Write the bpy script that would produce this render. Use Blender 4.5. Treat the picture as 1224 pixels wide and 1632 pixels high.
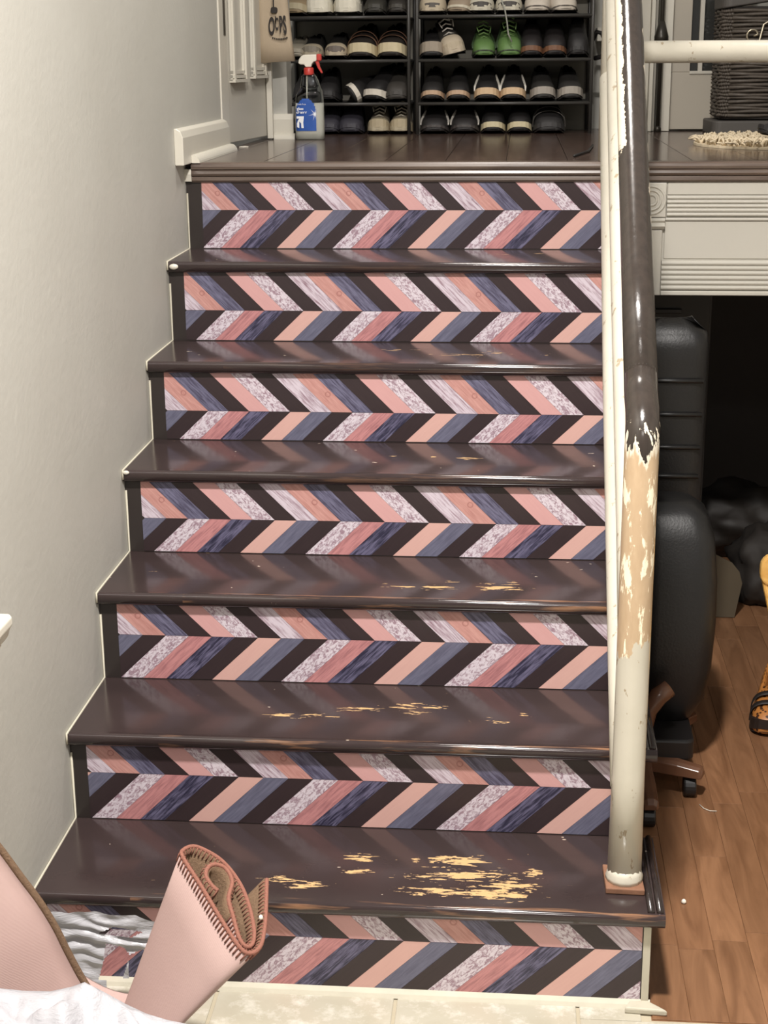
import bpy, bmesh, math, random
from mathutils import Vector, Matrix
random.seed(7)
for o in list(bpy.data.objects): bpy.data.objects.remove(o)
scn = bpy.context.scene
COL = scn.collection

# ---------------------------------------------------------------- camera
CAM = (0.8465, -2.36554, 1.60795); YAW, PITCH, ROLL, FPX = -0.088807, 0.289595, -0.008226, 2430.58
cyw, syw, cp, sp = math.cos(YAW), math.sin(YAW), math.cos(PITCH), math.sin(PITCH)
F = Vector((syw*cp, cyw*cp, -sp)); R = Vector((cyw, -syw, 0)); U = R.cross(F)
R2 = math.cos(ROLL)*R + math.sin(ROLL)*U; U2 = -math.sin(ROLL)*R + math.cos(ROLL)*U
cd = bpy.data.cameras.new('camera'); cam = bpy.data.objects.new('camera', cd); COL.objects.link(cam)
cam.matrix_world = Matrix.Translation(CAM) @ Matrix((R2, U2, -F)).transposed().to_4x4()
cd.sensor_fit = 'VERTICAL'; cd.sensor_height = 24.0; cd.lens = FPX/1632*24.0; cd.clip_start = .05
scn.camera = cam

# ---------------------------------------------------------------- world, lights, exposure
w = bpy.data.worlds.new('world'); scn.world = w; w.use_nodes = True
bg = w.node_tree.nodes['Background']; bg.inputs[0].default_value = (1.0, .965, .92, 1); bg.inputs[1].default_value = .24
def disc_light(name, loc, size, power, col):
    l = bpy.data.lights.new(name, 'AREA'); l.shape = 'DISK'; l.size = size; l.energy = power; l.color = col
    o = bpy.data.objects.new(name, l); o.location = loc; COL.objects.link(o); return o
disc_light('hall_ceiling_light', (.80, -.88, 3.05), .20, 118, (1.0, .955, .91))
disc_light('landing_ceiling_light', (.75, 1.35, 3.2), .35, 19, (1.0, .95, .89))
disc_light('entry_ceiling_light', (.95, -3.1, 2.75), .35, 20, (1.0, .955, .91))
scn.view_settings.view_transform = 'Standard'; scn.view_settings.look = 'None'
scn.view_settings.gamma = 1; scn.view_settings.use_curve_mapping = False
scn.view_settings.exposure = 0.38

# ---------------------------------------------------------------- material helpers
def lin(c):
    return tuple(((v/255)/12.92 if v/255 <= .04045 else ((v/255+.055)/1.055)**2.4) for v in c)
class NT:
    def __init__(s, name, rough=.5, metal=0, spec=.5):
        s.m = bpy.data.materials.new(name); s.m.use_nodes = True; s.t = s.m.node_tree
        s.b = s.t.nodes['Principled BSDF']; s.b.inputs['Roughness'].default_value = rough
        s.b.inputs['Metallic'].default_value = metal; s.b.inputs['Specular IOR Level'].default_value = spec
        s._c = None
    def n(s, typ, **kw):
        x = s.t.nodes.new(typ)
        for k, v in kw.items(): setattr(x, k, v)
        return x
    def put(s, sock, v):
        if hasattr(v, 'is_linked') or isinstance(v, bpy.types.NodeSocket): s.t.links.new(v, sock)
        else:
            if isinstance(v, (tuple, list)) and len(v) == 3 and sock.type == 'RGBA': v = (*v, 1)
            sock.default_value = v
    def coord(s, scale=(1, 1, 1), rot=(0, 0, 0), loc=(0, 0, 0)):
        tc = s.n('ShaderNodeTexCoord'); mp = s.n('ShaderNodeMapping')
        s.put(mp.inputs[0], tc.outputs['Object']); mp.inputs['Location'].default_value = loc
        mp.inputs['Rotation'].default_value = rot; mp.inputs['Scale'].default_value = scale
        return mp.outputs[0]
    def noise(s, vec, scale=5, detail=3, rough=.55, dist=0):
        x = s.n('ShaderNodeTexNoise'); s.put(x.inputs['Vector'], vec); x.inputs['Scale'].default_value = scale
        x.inputs['Detail'].default_value = detail; x.inputs['Roughness'].default_value = rough; x.inputs['Distortion'].default_value = dist
        return x.outputs['Fac']
    def math(s, op, a, b=0.0, c=0.0, clamp=False):
        x = s.n('ShaderNodeMath', operation=op); x.use_clamp = clamp
        s.put(x.inputs[0], a); s.put(x.inputs[1], b); s.put(x.inputs[2], c); return x.outputs[0]
    def ramp(s, fac, lo, hi):
        x = s.n('ShaderNodeMapRange'); s.put(x.inputs[0], fac); x.inputs[1].default_value = lo; x.inputs[2].default_value = hi
        return x.outputs[0]
    def mix(s, fac, a, b):
        x = s.n('ShaderNodeMix', data_type='RGBA'); s.put(x.inputs[0], fac); s.put(x.inputs[6], a); s.put(x.inputs[7], b); return x.outputs[2]
    def xyz(s, vec=None):
        x = s.n('ShaderNodeSeparateXYZ'); s.put(x.inputs[0], vec if vec is not None else s.coord()); return x.outputs
    def color(s, c): s.put(s.b.inputs['Base Color'], c); return s
    def rough(s, v): s.put(s.b.inputs['Roughness'], v); return s
    def bump(s, h, strength=.3, dist=.002):
        x = s.n('ShaderNodeBump'); x.inputs['Strength'].default_value = strength; x.inputs['Distance'].default_value = dist
        s.put(x.inputs['Height'], h); s.put(s.b.inputs['Normal'], x.outputs[0]); return s
def plain(name, c, rough=.5, var=.12, scale=12, metal=0, bump=0, spec=.5, bscale=60):
    m = NT(name, rough, metal, spec); a = lin(c); v = m.coord()
    n = m.noise(v, scale, 4)
    m.color(m.mix(n, tuple(x*(1-var) for x in a), tuple(min(1, x*(1+var)) for x in a)))
    if bump: m.bump(m.noise(v, bscale, 3), bump, .002)
    return m.m

# ---------------------------------------------------------------- materials
def m_wall():
    m = NT('painted_wall', .55); v = m.coord()
    n = m.noise(v, 3, 5, .6); f = m.noise(v, 55, 3)
    c = m.mix(n, lin((176, 173, 164)), lin((188, 186, 178)))
    m.color(m.mix(m.math('MULTIPLY', m.ramp(m.noise(v, 9, 6, .7), .6, .75), .25), c, lin((206, 203, 192))))
    m.bump(m.math('ADD', m.math('MULTIPLY', n, 3.0), f), .2, .003); return m.m
def m_tread(idx, ell):
    m = NT('worn_black_tread_paint_%d' % idx, .16); v = m.coord()
    base = m.mix(m.noise(v, 6, 4), lin((45, 37, 37)), lin((62, 50, 49)))
    x, y, z = m.xyz(v)
    tot = 0.0
    for (cx, cy, rx, ry) in ell:
        dx = m.math('DIVIDE', m.math('SUBTRACT', x, cx), rx*1.15); dy = m.math('DIVIDE', m.math('SUBTRACT', y, cy), ry*1.15)
        d = m.math('ADD', m.math('MULTIPLY', dx, dx), m.math('MULTIPLY', dy, dy))
        g = m.math('EXPONENT', m.math('MULTIPLY', d, -1.0))
        tot = m.math('MAXIMUM', tot, g)
    st = m.coord(scale=(24, 130, 10), loc=(idx*3.1, idx*1.7, 0))
    n1 = m.noise(st, 1.0, 4, .6, .4); n2 = m.noise(m.coord(scale=(110, 300, 10), loc=(idx, 2, 0)), 1.0, 3)
    k = m.math('ADD', m.math('MULTIPLY', n1, .8), m.math('MULTIPLY', n2, .2))
    f = m.math('ADD', k, m.math('MULTIPLY', tot, {1: .27, 2: .22, 3: .22, 4: .24, 5: .17, 6: .17}[idx]))
    chip = m.ramp(f, .715, .727)
    tiny = m.ramp(m.noise(m.coord(scale=(1, 1.6, 1), loc=(idx*5, 0, 0)), 34, 2), .765, .775)
    wood = m.mix(n2, lin((178, 138, 90)), lin((206, 172, 124)))
    c = m.mix(chip, base, wood); c = m.mix(m.math('MULTIPLY', tiny, .75), c, lin((205, 190, 172)))
    # bare bronze-brown wood where feet rubbed the front edge
    edge = m.ramp(m.noise(m.coord(scale=(6, 120, 60), loc=(idx, 0, 0)), 1.0, 4), .55, .68)
    fr = m.math('LESS_THAN', y, m_tread.front[idx-1] + .017)
    mid = m.math('MULTIPLY', m.math('GREATER_THAN', x, .18), m.math('MULTIPLY', fr, edge))
    wear = {1: .75, 2: .8, 3: .7, 4: .25, 5: .15, 6: .1}[idx]
    c = m.mix(m.math('MULTIPLY', mid, wear), c, lin((152, 112, 84)))
    m.color(c)
    rb_ = m.math('ADD', m.math('MULTIPLY', m.ramp(m.noise(v, 7, 5, .65), .3, .8), .13), m.math('ADD', .12, m.math('MULTIPLY', chip, .35)))
    m.rough(m.math('MULTIPLY', rb_, m.math('SUBTRACT', 1.0, m.math('MULTIPLY', fr, .5))))
    m.bump(m.math('ADD', m.math('MULTIPLY', chip, -.6), m.math('MULTIPLY', m.noise(m.coord(scale=(8, 40, 8)), 1, 3), .5)), .25, .0012)
    return m.m
def m_plank(name, kind, ang):
    m = NT(name, .34); g = m.coord(rot=(0, ang, 0), scale=(1, 1, 1))
    sc = m.n('ShaderNodeMapping'); m.put(sc.inputs[0], g); sc.inputs['Scale'].default_value = (22, 1, 260)
    gr = m.noise(sc.outputs[0], 1.0, 5, .65, .3); fine = m.noise(g, 120, 4, .7)
    sc2 = m.n('ShaderNodeMapping'); m.put(sc2.inputs[0], g); sc2.inputs['Scale'].default_value = (90, 1, 190)
    bl = m.noise(sc2.outputs[0], 1.0, 4, .7, 1.0)
    if kind == 'black': c = m.mix(gr, lin((44, 34, 36)), lin((58, 46, 48)))
    if kind == 'lilac_speckle': c = m.mix(m.ramp(bl, .46, .58), lin((212, 202, 210)), lin((152, 126, 138)))
    if kind == 'lilac_streak': c = m.mix(m.ramp(gr, .44, .66), lin((206, 194, 204)), lin((142, 114, 126)))
    if kind == 'salmon': c = m.mix(m.ramp(gr, .35, .7), lin((200, 152, 144)), lin((172, 120, 114)))
    if kind == 'pink': c = m.mix(gr, lin((208, 162, 160)), lin((198, 150, 148)))
    if kind == 'peach': c = m.mix(gr, lin((212, 172, 162)), lin((202, 158, 150)))
    if kind == 'rose': c = m.mix(m.ramp(gr, .42, .7), lin((192, 134, 134)), lin((148, 98, 102)))
    if kind == 'blue': c = m.mix(m.ramp(gr, .3, .75), lin((112, 112, 132)), lin((80, 79, 98)))
    if kind == 'blue_streak': c = m.mix(m.ramp(gr, .4, .62), lin((112, 110, 134)), lin((66, 62, 82)))
    if kind == 'navy': c = m.mix(m.ramp(gr, .42, .6), lin((44, 42, 62)), lin((106, 102, 128)))
    if kind == 'salmon':
        x, y, z = m.xyz()
        # one printed knot in every repeat
        u = m.math('SUBTRACT', m.math('FRACT', m.math('DIVIDE', m.math('SUBTRACT', x, .0805-.168), .336)), .5)
        u = m.math('MULTIPLY', u, .336)
        zz = m.math('SUBTRACT', z, m_plank.kz)
        d = m.math('SQRT', m.math('ADD', m.math('MULTIPLY', u, u), m.math('MULTIPLY', zz, zz)))
        ring = m.math('SUBTRACT', 1.0, m.math('MULTIPLY', m.math('ABSOLUTE', m.math('SUBTRACT', d, .0055)), 500), clamp=True)
        c = m.mix(m.math('MULTIPLY', ring, .5), c, lin((120, 50, 50)))
    m.color(c); m.bump(m.math('ADD', gr, fine), .06, .001)
    return m.m
def m_pipe(name, kind):
    """painted pipe: old cream enamel over beige filler, dark brown over-paint on the upper run"""
    m = NT(name, .3); v = m.coord(loc=(1.0535, .089, .1876)); x, y, z = m.xyz(v)
    cream = m.mix(m.noise(v, 10, 4), lin((188, 182, 166)), lin((206, 200, 186)))
    sp_ = m.ramp(m.noise(m.coord(scale=(1, 1, .38)), 46, 4, .7), 0.628, .65)
    cream = m.mix(m.math('MULTIPLY', sp_, .8), cream, lin((150, 132, 104)))
    if kind == 'cream': m.color(cream); m.bump(m.noise(m.coord(scale=(1, 1, .3)), 30, 4), .3, .003); return m.m
    long_ = m.coord(scale=(60, 60, 16)); n = m.noise(long_, 1, 5, .65, .3); nb = m.noise(m.coord(scale=(22, 22, 9), loc=(3, 1, 4)), 1, 4, .6)
    beige = m.mix(m.noise(long_, 2, 4), lin((176, 150, 120)), lin((196, 172, 142)))
    beige = m.mix(m.ramp(n, .565, .60), beige, lin((244, 232, 206)))
    brown = m.mix(m.noise(m.coord(scale=(70, 70, 5)), 1, 4), lin((42, 37, 34)), lin((64, 56, 50)))
    if kind == 'rail':
        geo = m.n('ShaderNodeNewGeometry'); nx, ny, nz = m.xyz(geo.outputs['Normal'])
        e = m.noise(m.coord(scale=(1, 1, 1)), 26, 5, .75)
        side = m.math('SUBTRACT', m.math('MULTIPLY', nx, -1.0), m.math('MULTIPLY', m.math('SUBTRACT', e, .5), .8))
        up = m.math('GREATER_THAN', y, m.math('ADD', .53, m.math('MULTIPLY', e, .2)))
        left = m.math('MULTIPLY', m.ramp(side, .56, .585), up)
        rt = m.math('ADD', nx, m.math('MULTIPLY', m.math('SUBTRACT', m.noise(v, 20, 4), .5), .8))
        right = m.math('MULTIPLY', m.ramp(rt, .97, .99), m.math('GREATER_THAN', y, .45))
        lo = m.ramp(m.math('ADD', z, m.math('MULTIPLY', m.math('SUBTRACT', nb, .5), .34)), .652, .658)
        hi = m.ramp(m.math('ADD', z, m.math('MULTIPLY', m.math('SUBTRACT', n, .5), .30)), .997, 1.0)
        top = m.mix(m.math('MAXIMUM', left, right), brown, m.mix(e, lin((208, 190, 164)), lin((224, 216, 200))))
        c = m.mix(lo, cream, beige); c = m.mix(hi, c, top)
        band = m.math('MULTIPLY', m.math('SUBTRACT', 1.0, hi), m.ramp(m.math('ADD', z, m.math('MULTIPLY', m.math('SUBTRACT', n, .5), .22)), .965, .985))
        c = m.mix(band, c, lin((222, 212, 192)))
        m.rough(m.math('ADD', .13, m.math('MULTIPLY', m.noise(v, 30, 3), .14)))
    m.color(c); m.bump(n, .25, .002); return m.m
def m_boards(name, a, b, scale=(30, 2.5, 30), rough=.25, bump=.08):
    m = NT(name, rough); oi = m.n('ShaderNodeObjectInfo')
    add = m.n('ShaderNodeVectorMath', operation='ADD'); m.put(add.inputs[0], m.coord(scale=scale))
    mul = m.math('MULTIPLY', oi.outputs['Random'], 37.0); m.put(add.inputs[1], mul)
    g = m.noise(add.outputs[0], 1.0, 5, .6, 1.1)
    c = m.mix(m.ramp(g, .3, .72), lin(a), lin(b))
    val = m.math('ADD', .86, m.math('MULTIPLY', oi.outputs['Random'], .28))
    hsv = m.n('ShaderNodeHueSaturation'); m.put(hsv.inputs['Color'], c); m.put(hsv.inputs['Value'], val)
    m.color(hsv.outputs[0]); m.bump(g, bump, .001); return m.m
def m_tile():
    m = NT('marbled_cream_tile', .22); v = m.coord()
    n = m.noise(v, 7, 6, .65, .5); k = m.noise(v, 22, 5, .7)
    c = m.mix(n, lin((192, 187, 172)), lin((168, 160, 140)))
    m.color(m.mix(m.ramp(k, .5, .7), c, lin((208, 204, 192)))); m.bump(k, .05, .001); return m.m
def m_glass(name, c=(235, 240, 240), rough=.03, trans=1.0):
    m = NT(name, rough); m.color(lin(c)); m.b.inputs['Transmission Weight'].default_value = trans; m.b.inputs['IOR'].default_value = 1.3
    return m.m
def m_felt(name, a, b, scale=240):
    m = NT(name, .95, 0, .15); v = m.coord(); n = m.noise(v, scale, 4, .8)
    m.color(m.mix(n, lin(a), lin(b))); m.bump(n, .9, .004); return m.m
def m_backing():
    m = NT('pink_mesh_backing', .7, 0, .2); v = m.coord()
    wv = m.n('ShaderNodeTexWave'); m.put(wv.inputs[0], m.coord(rot=(.2, .5, .3))); wv.inputs['Scale'].default_value = 190; wv.inputs['Distortion'].default_value = 1.5
    n = m.noise(v, 9, 3)
    m.color(m.mix(n, lin((168, 141, 135)), lin((182, 156, 149)))); m.bump(m.math('ADD', m.math('MULTIPLY', wv.outputs['Fac'], .5), m.noise(v, 260, 3)), .3, .0008); return m.m
def m_bag():
    m = NT('thin_white_plastic', .32); v = m.coord(); m.color(lin((176, 175, 179)))
    m.b.inputs['Transmission Weight'].default_value = 0.0
    m.bump(m.noise(m.coord(scale=(5, 12, 18)), 1.5, 5, .6, .8), .7, .012); return m.m

M = {}
M['wall'] = m_wall()
M['white_trim'] = plain('white_trim_enamel', (208, 203, 190), .35, .05, 8, bump=.08)
M['fascia'] = plain('white_fascia_enamel', (186, 182, 172), .4, .05, 6, bump=.06)
M['door'] = plain('door_enamel', (190, 185, 173), .4, .05, 6)
M['shaded_door'] = plain('painted_shade_door', (172, 164, 150), .45, .05, 4)  # shade on the French door's face, put into its colour as grey
M['black'] = plain('black_riser_paint', (48, 42, 40), .3, .15, 8, bump=.1)
M['black_trim'] = plain('black_string_paint', (44, 36, 34), .18, .15, 30, bump=.3)
M['landing'] = m_boards('dark_landing_board', (66, 52, 46), (90, 73, 65), (26, 3, 26), .17)
M['landing_nose'] = m_boards('dark_brown_nosing', (68, 55, 48), (104, 90, 80), (2.5, 60, 60), .3, .2)
M['laminate'] = m_boards('oak_laminate', (110, 76, 52), (148, 108, 78), (26, 3.2, 26), .34)
M['grout'] = plain('tan_grout', (176, 166, 144), .8, .1, 40, bump=.3)
M['tile'] = m_tile()
M['cream_string'] = plain('cream_plaster_edge', (188, 182, 164), .6, .12, 30, bump=.3)
M['pipe'] = m_pipe('cream_pipe_enamel', 'cream'); M['rail'] = m_pipe('peeling_brown_rail_paint', 'rail')
M['rust'] = plain('rusty_raw_wood', (130, 92, 70), .7, .3, 60, bump=.4)
M['steel'] = plain('dark_grey_steel', (62, 60, 57), .4, .1, 20)
M['shelf_cloth'] = plain('charcoal_shelf_cloth', (46, 45, 42), .8, .15, 30, bump=.2)
M['shade_panel'] = plain('grey_shade_panel', (128, 124, 114), .8, .2, 6)  # tone of the shaded wall behind the shoes, given to an added sheet
M['canvas'] = plain('tan_canvas', (176, 159, 136), .85, .08, 25, bump=.3, bscale=400)
M['ink'] = plain('black_ink', (38, 32, 28), .7, .1)
M['spray_white'] = plain('white_plastic', (236, 230, 216), .3, .03)
M['spray_red'] = plain('red_plastic', (196, 64, 56), .35, .06)
M['bottle_glass'] = m_glass('clear_bottle_plastic')
M['liquid'] = plain('cloudy_cleaner_fluid', (232, 228, 216), .25, .03)
M['label_blue'] = plain('blue_label', (44, 88, 170), .35, .25, 20)
M['label_white'] = plain('white_label_print', (240, 242, 246), .4, .02)
M['leather'] = plain('black_leather', (22, 21, 21), .42, .15, 20, bump=.25, bscale=180)
M['chair_wood'] = plain('reddish_varnished_wood', (104, 72, 54), .25, .2, 14)
M['chair_plastic'] = plain('black_chair_plastic', (28, 26, 26), .4, .1)
M['dark_plastic'] = plain('dark_drawer_plastic', (44, 42, 40), .5, .1)
M['cardboard'] = plain('dull_cardboard', (84, 74, 58), .8, .1)
M['honey'] = m_boards('honey_wood', (206, 152, 76), (232, 188, 112), (8, 30, 30), .35)
M['leopard'] = None
M['wicker'] = plain('dark_wicker', (78, 70, 62), .55, .45, 60, bump=.3)
M['basket_tray'] = plain('charcoal_basket_base', (78, 74, 70), .6, .1)
M['rag'] = plain('cream_rag_loops', (208, 192, 164), .9, .15, 60)
M['pane'] = plain('dark_door_glass', (52, 52, 50), .08, .1)
M['dark_metal'] = plain('dark_bronze_metal', (54, 50, 44), .35, .2, 30, metal=.4)
M['iron'] = plain('tarnished_silver_metal', (170, 160, 140), .3, .2, 30, metal=.8)
M['backing'] = m_backing(); M['pile'] = m_felt('brown_carpet_pile', (92, 70, 54), (150, 124, 100))
M['stitch'] = m_felt('rust_yarn', (136, 88, 74), (178, 126, 110), 300)
M['bag'] = m_bag()
m = NT('leopard_print', .4); vo = m.n('ShaderNodeTexVoronoi'); m.put(vo.inputs[0], m.coord()); vo.inputs['Scale'].default_value = 85
m.color(m.mix(m.ramp(vo.outputs['Distance'], .32, .38), lin((60, 34, 18)), lin((172, 112, 56)))); M['leopard'] = m.m

# ---------------------------------------------------------------- geometry helpers
def obj(name, bm, mat, parent=None, smooth=False, bevel=0, recalc=True):
    if recalc: bmesh.ops.recalc_face_normals(bm, faces=bm.faces)
    me = bpy.data.meshes.new(name); bm.to_mesh(me); bm.free()
    for mm in (mat if isinstance(mat, list) else [mat]): me.materials.append(mm)
    o = bpy.data.objects.new(name, me); COL.objects.link(o)
    if smooth:
        for p in me.polygons: p.use_smooth = True
    if smooth == 'auto':
        me.shade_smooth() if hasattr(me, 'shade_smooth') else None
        me.set_sharp_from_angle(angle=math.radians(40))
    if bevel:
        b = o.modifiers.new('bevel', 'BEVEL'); b.width = bevel; b.segments = 2; b.limit_method = 'ANGLE'
    if parent is not None:
        o.parent = parent
        org = origin(parent)
        if org.length > 0: me.transform(Matrix.Translation(-org))
    return o
def origin(o):
    v = Vector(o.location)
    while o.parent is not None: o = o.parent; v += Vector(o.location)
    return v
def thing(name, label, cat, loc=(0, 0, 0), group=None, kind=None):
    o = bpy.data.objects.new(name, None); COL.objects.link(o); o.location = loc; o.empty_display_size = .05
    o['label'] = label; o['category'] = cat
    if group: o['group'] = group
    return o
def tag(o, label, cat, group=None):
    o['label'] = label; o['category'] = cat
    if group: o['group'] = group
    return o
def struct(o): o['kind'] = 'structure'; return o
def stuff(o): o['kind'] = 'stuff'; return o
def box(bm, x0, x1, y0, y1, z0, z1):
    vs = [bm.verts.new(p) for p in ((x0,y0,z0),(x1,y0,z0),(x1,y1,z0),(x0,y1,z0),(x0,y0,z1),(x1,y0,z1),(x1,y1,z1),(x0,y1,z1))]
    for f in ((0,3,2,1),(4,5,6,7),(0,1,5,4),(1,2,6,5),(2,3,7,6),(3,0,4,7)): bm.faces.new([vs[i] for i in f])
    return bm
def B(*a): return box(bmesh.new(), *a)
def prism(bm, poly, axis, a, b):
    """extrude a 2-D polygon along an axis; poly in the two other axes (in x,y,z order)"""
    def mk(p, t):
        q = list(p); q.insert(axis, t); return bm.verts.new(q)
    A = [mk(p, a) for p in poly]; Bv = [mk(p, b) for p in poly]; n = len(poly)
    bm.faces.new(A[::-1]); bm.faces.new(Bv)
    for i in range(n): bm.faces.new([A[i], A[(i+1) % n], Bv[(i+1) % n], Bv[i]])
    return bm
def ring_pts(c, t, r, n, ref=None):
    t = t.normalized(); ref = ref or (Vector((0, 0, 1)) if abs(t.z) < .9 else Vector((1, 0, 0)))
    a = t.cross(ref).normalized(); b = t.cross(a).normalized()
    return [c + r*(math.cos(2*math.pi*i/n)*a + math.sin(2*math.pi*i/n)*b) for i in range(n)]
def loft(bm, rings, closed=True, caps=True):
    R_ = [[bm.verts.new(p) for p in r] for r in rings]
    for a, b in zip(R_[:-1], R_[1:]):
        n = len(a)
        for i in range(n if closed else n-1):
            j = (i+1) % n
            try: bm.faces.new([a[i], a[j], b[j], b[i]])
            except ValueError: pass
    if caps and closed:
        bm.faces.new(R_[0][::-1]); bm.faces.new(R_[-1])
    return R_
def tube(bm, pts, r, n=12, caps=True):
    pts = [Vector(p) for p in pts]; rings = []
    ref = None
    for i, p in enumerate(pts):
        t = (pts[min(i+1, len(pts)-1)] - pts[max(i-1, 0)])
        rr = r[i] if isinstance(r, (list, tuple)) else r
        tn = t.normalized()
        if ref is None: ref = Vector((0, 0, 1)) if abs(tn.z) < .9 else Vector((1, 0, 0))
        a = tn.cross(ref)
        if a.length < 1e-4: a = tn.cross(Vector((0, 1, 0)))
        a.normalize(); b = tn.cross(a).normalized(); ref = (-b) if (-b).dot(ref) > b.dot(ref) else b
        rings.append([p + rr*(math.cos(2*math.pi*k/n)*a + math.sin(2*math.pi*k/n)*b) for k in range(n)])
    loft(bm, rings, True, caps); return bm
def lathe(bm, prof, c, n=20, sx=1, sy=1):
    rings = [[Vector((c[0]+r*sx*math.cos(2*math.pi*k/n), c[1]+r*sy*math.sin(2*math.pi*k/n), c[2]+z)) for k in range(n)] for r, z in prof]
    loft(bm, rings); return bm
def rounded(x0, x1, z0, z1, r, n=5):
    out = []
    for cx, cz, a0 in ((x1-r, z1-r, 0), (x0+r, z1-r, 90), (x0+r, z0+r, 180), (x1-r, z0+r, 270)):
        for i in range(n+1):
            a = math.radians(a0+90*i/n); out.append((cx+r*math.cos(a), cz+r*math.sin(a)))
    return out
def text_obj(name, s, size, mat, parent, mtx, extrude=.0003, sx=1.0, font_bold=0):
    cu = bpy.data.curves.new(name, 'FONT'); cu.body = s; cu.size = size; cu.extrude = extrude; cu.align_x = 'CENTER'; cu.offset = font_bold
    t = bpy.data.objects.new(name+'_tmp', cu); COL.objects.link(t)
    dg = bpy.context.evaluated_depsgraph_get(); me = bpy.data.meshes.new_from_object(t.evaluated_get(dg))
    bpy.data.objects.remove(t); me.transform(mtx @ Matrix.Diagonal((sx, 1, 1, 1)))
    me.materials.clear(); me.materials.append(mat); me.name = name
    o = bpy.data.objects.new(name, me); COL.objects.link(o)
    if parent is not None: me.transform(Matrix.Translation(-origin(parent))); o.parent = parent
    return o

# ---------------------------------------------------------------- stairs data (metres)
YR = [0, .2607, .5193, .7748, 1.0385, 1.2929, 1.5346]          # riser planes
ZT = [0, .1876, .3751, .5682, .7576, .945, 1.1402, 1.3565]       # tread tops
W, OH, N, TH = 1.0834, .0351, .0204, .027
ZL = ZT[7]; YL = YR[6]

# ================================================================= SETTING
struct(obj('wall_left', B(-.12, 0, -2.6, 2.04, -.02, 2.9), M['wall']))
struct(obj('wall_left.001', B(-.6, .092, 2.70, 2.80, ZL, 2.9), M['wall']))
struct(obj('wall_back', B(-.6, 3.2, 3.36, 3.46, 1.18, 2.9), M['wall']))
struct(obj('wall_back.001', B(-.6, 3.2, 3.36, 3.46, -.02, 1.178), plain('painted_shade_wall', (46, 40, 36), .7)))  # dark tone stands for the shade under the landing, painted into the wall
struct(obj('wall_right', B(3.1, 3.2, -2.6, 3.36, -.02, 2.9), M['wall']))
struct(obj('floor_base', B(-.12, 3.2, -2.6, 3.36, -.06, -.012), M['grout'])).name = 'floor.002'

# tile floor in front of the stairs
fl = struct(obj('floor', B(-.0, 3.1, -2.0, -.004, -.012, -.0025), M['grout']))
for i in range(-1, 9):
    for j in range(4):
        x0 = .329 + .322*i + .003; x1 = x0 + .316; y1 = -.006 - .322*j; y0 = y1 - .316
        if x0 > 1.05: y1 = min(y1, -.050)
        x0 = max(x0, .002)
        if x0 < 1.05 and x1 > 1.09:
            if j == 0: obj('tile', B(x0, 1.082, -.0495, -.006, -.008, 0), M['tile'], fl, bevel=.001)
            y1 = min(y1, -.050)
        if x1 - x0 < .05: continue
        obj('tile', B(x0, x1, y0, y1, -.008, 0), M['tile'], fl, bevel=.002)
obj('grout_bead', prism(bmesh.new(), [(-.001, -.0), (-.016, .0), (-.011, .006), (-.001, .011)], 0, 0.0, 1.10), M['cream_string'], fl)

# laminate floor of the lower room
lf = struct(obj('floor.001', B(1.10, 3.1, -.044, 3.36, -.012, -.002), M['laminate']))
xx = 1.102; rnd = random.Random(3)
while xx < 1.95:
    y = -.042 - rnd.random()*.2; y = max(y, -.042); first = True
    while y < 3.3:
        L = rnd.uniform(.3, .62) * (.5 if first else 1); first = False
        obj('floorboard', B(xx, xx+.0655, y, min(y+L-.0008, 3.35), -.004, 0), M['laminate'], lf, bevel=.0006)
        y += L
    xx += .0663
obj('floorboards', B(xx, 3.1, -.042, 3.35, -.004, 0), M['laminate'], lf)

# landing slab, its boards, its nosing
ld = struct(obj('floor.003', B(.0, 3.1, YL+.02, 3.36, ZL-.17, ZL-.006), M['black']))
for i in range(21):
    x0 = .042 + .154*i - .154
    obj('floorboard', B(max(x0, 0)+.0006, min(x0+.1532, 3.1), YL+.004, 3.355, ZL-.008, ZL), M['landing'], ld, bevel=.0008)
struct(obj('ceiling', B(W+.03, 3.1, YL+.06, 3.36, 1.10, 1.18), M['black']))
def nosing_prof(y, z):   # (y,z) outline of the three-step nosing moulding
    p = [(y+.03, z), (y-.012, z), (y-.0165, z-.004), (y-.018, z-.010), (y-.0165, z-.016), (y-.012, z-.018), (y-.014, z-.021), (y-.016, z-.027), (y-.013, z-.032),
         (y-.008, z-.034), (y-.010, z-.038), (y-.011, z-.044), (y-.006, z-.049), (y+.03, z-.049)]
    return p
nz = struct(obj('trim_1', prism(bmesh.new(), nosing_prof(YL, ZL+.0005), 0, .018, 3.1), M['landing_nose']))
obj('end_cap', prism(bmesh.new(), [(YL+.02, ZL-.016), (YL-.012, ZL-.016), (YL-.016, ZL-.028), (YL-.012, ZL-.046), (YL+.02, ZL-.046)], 0, 0.0, .0175), M['white_trim'], nz)

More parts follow.
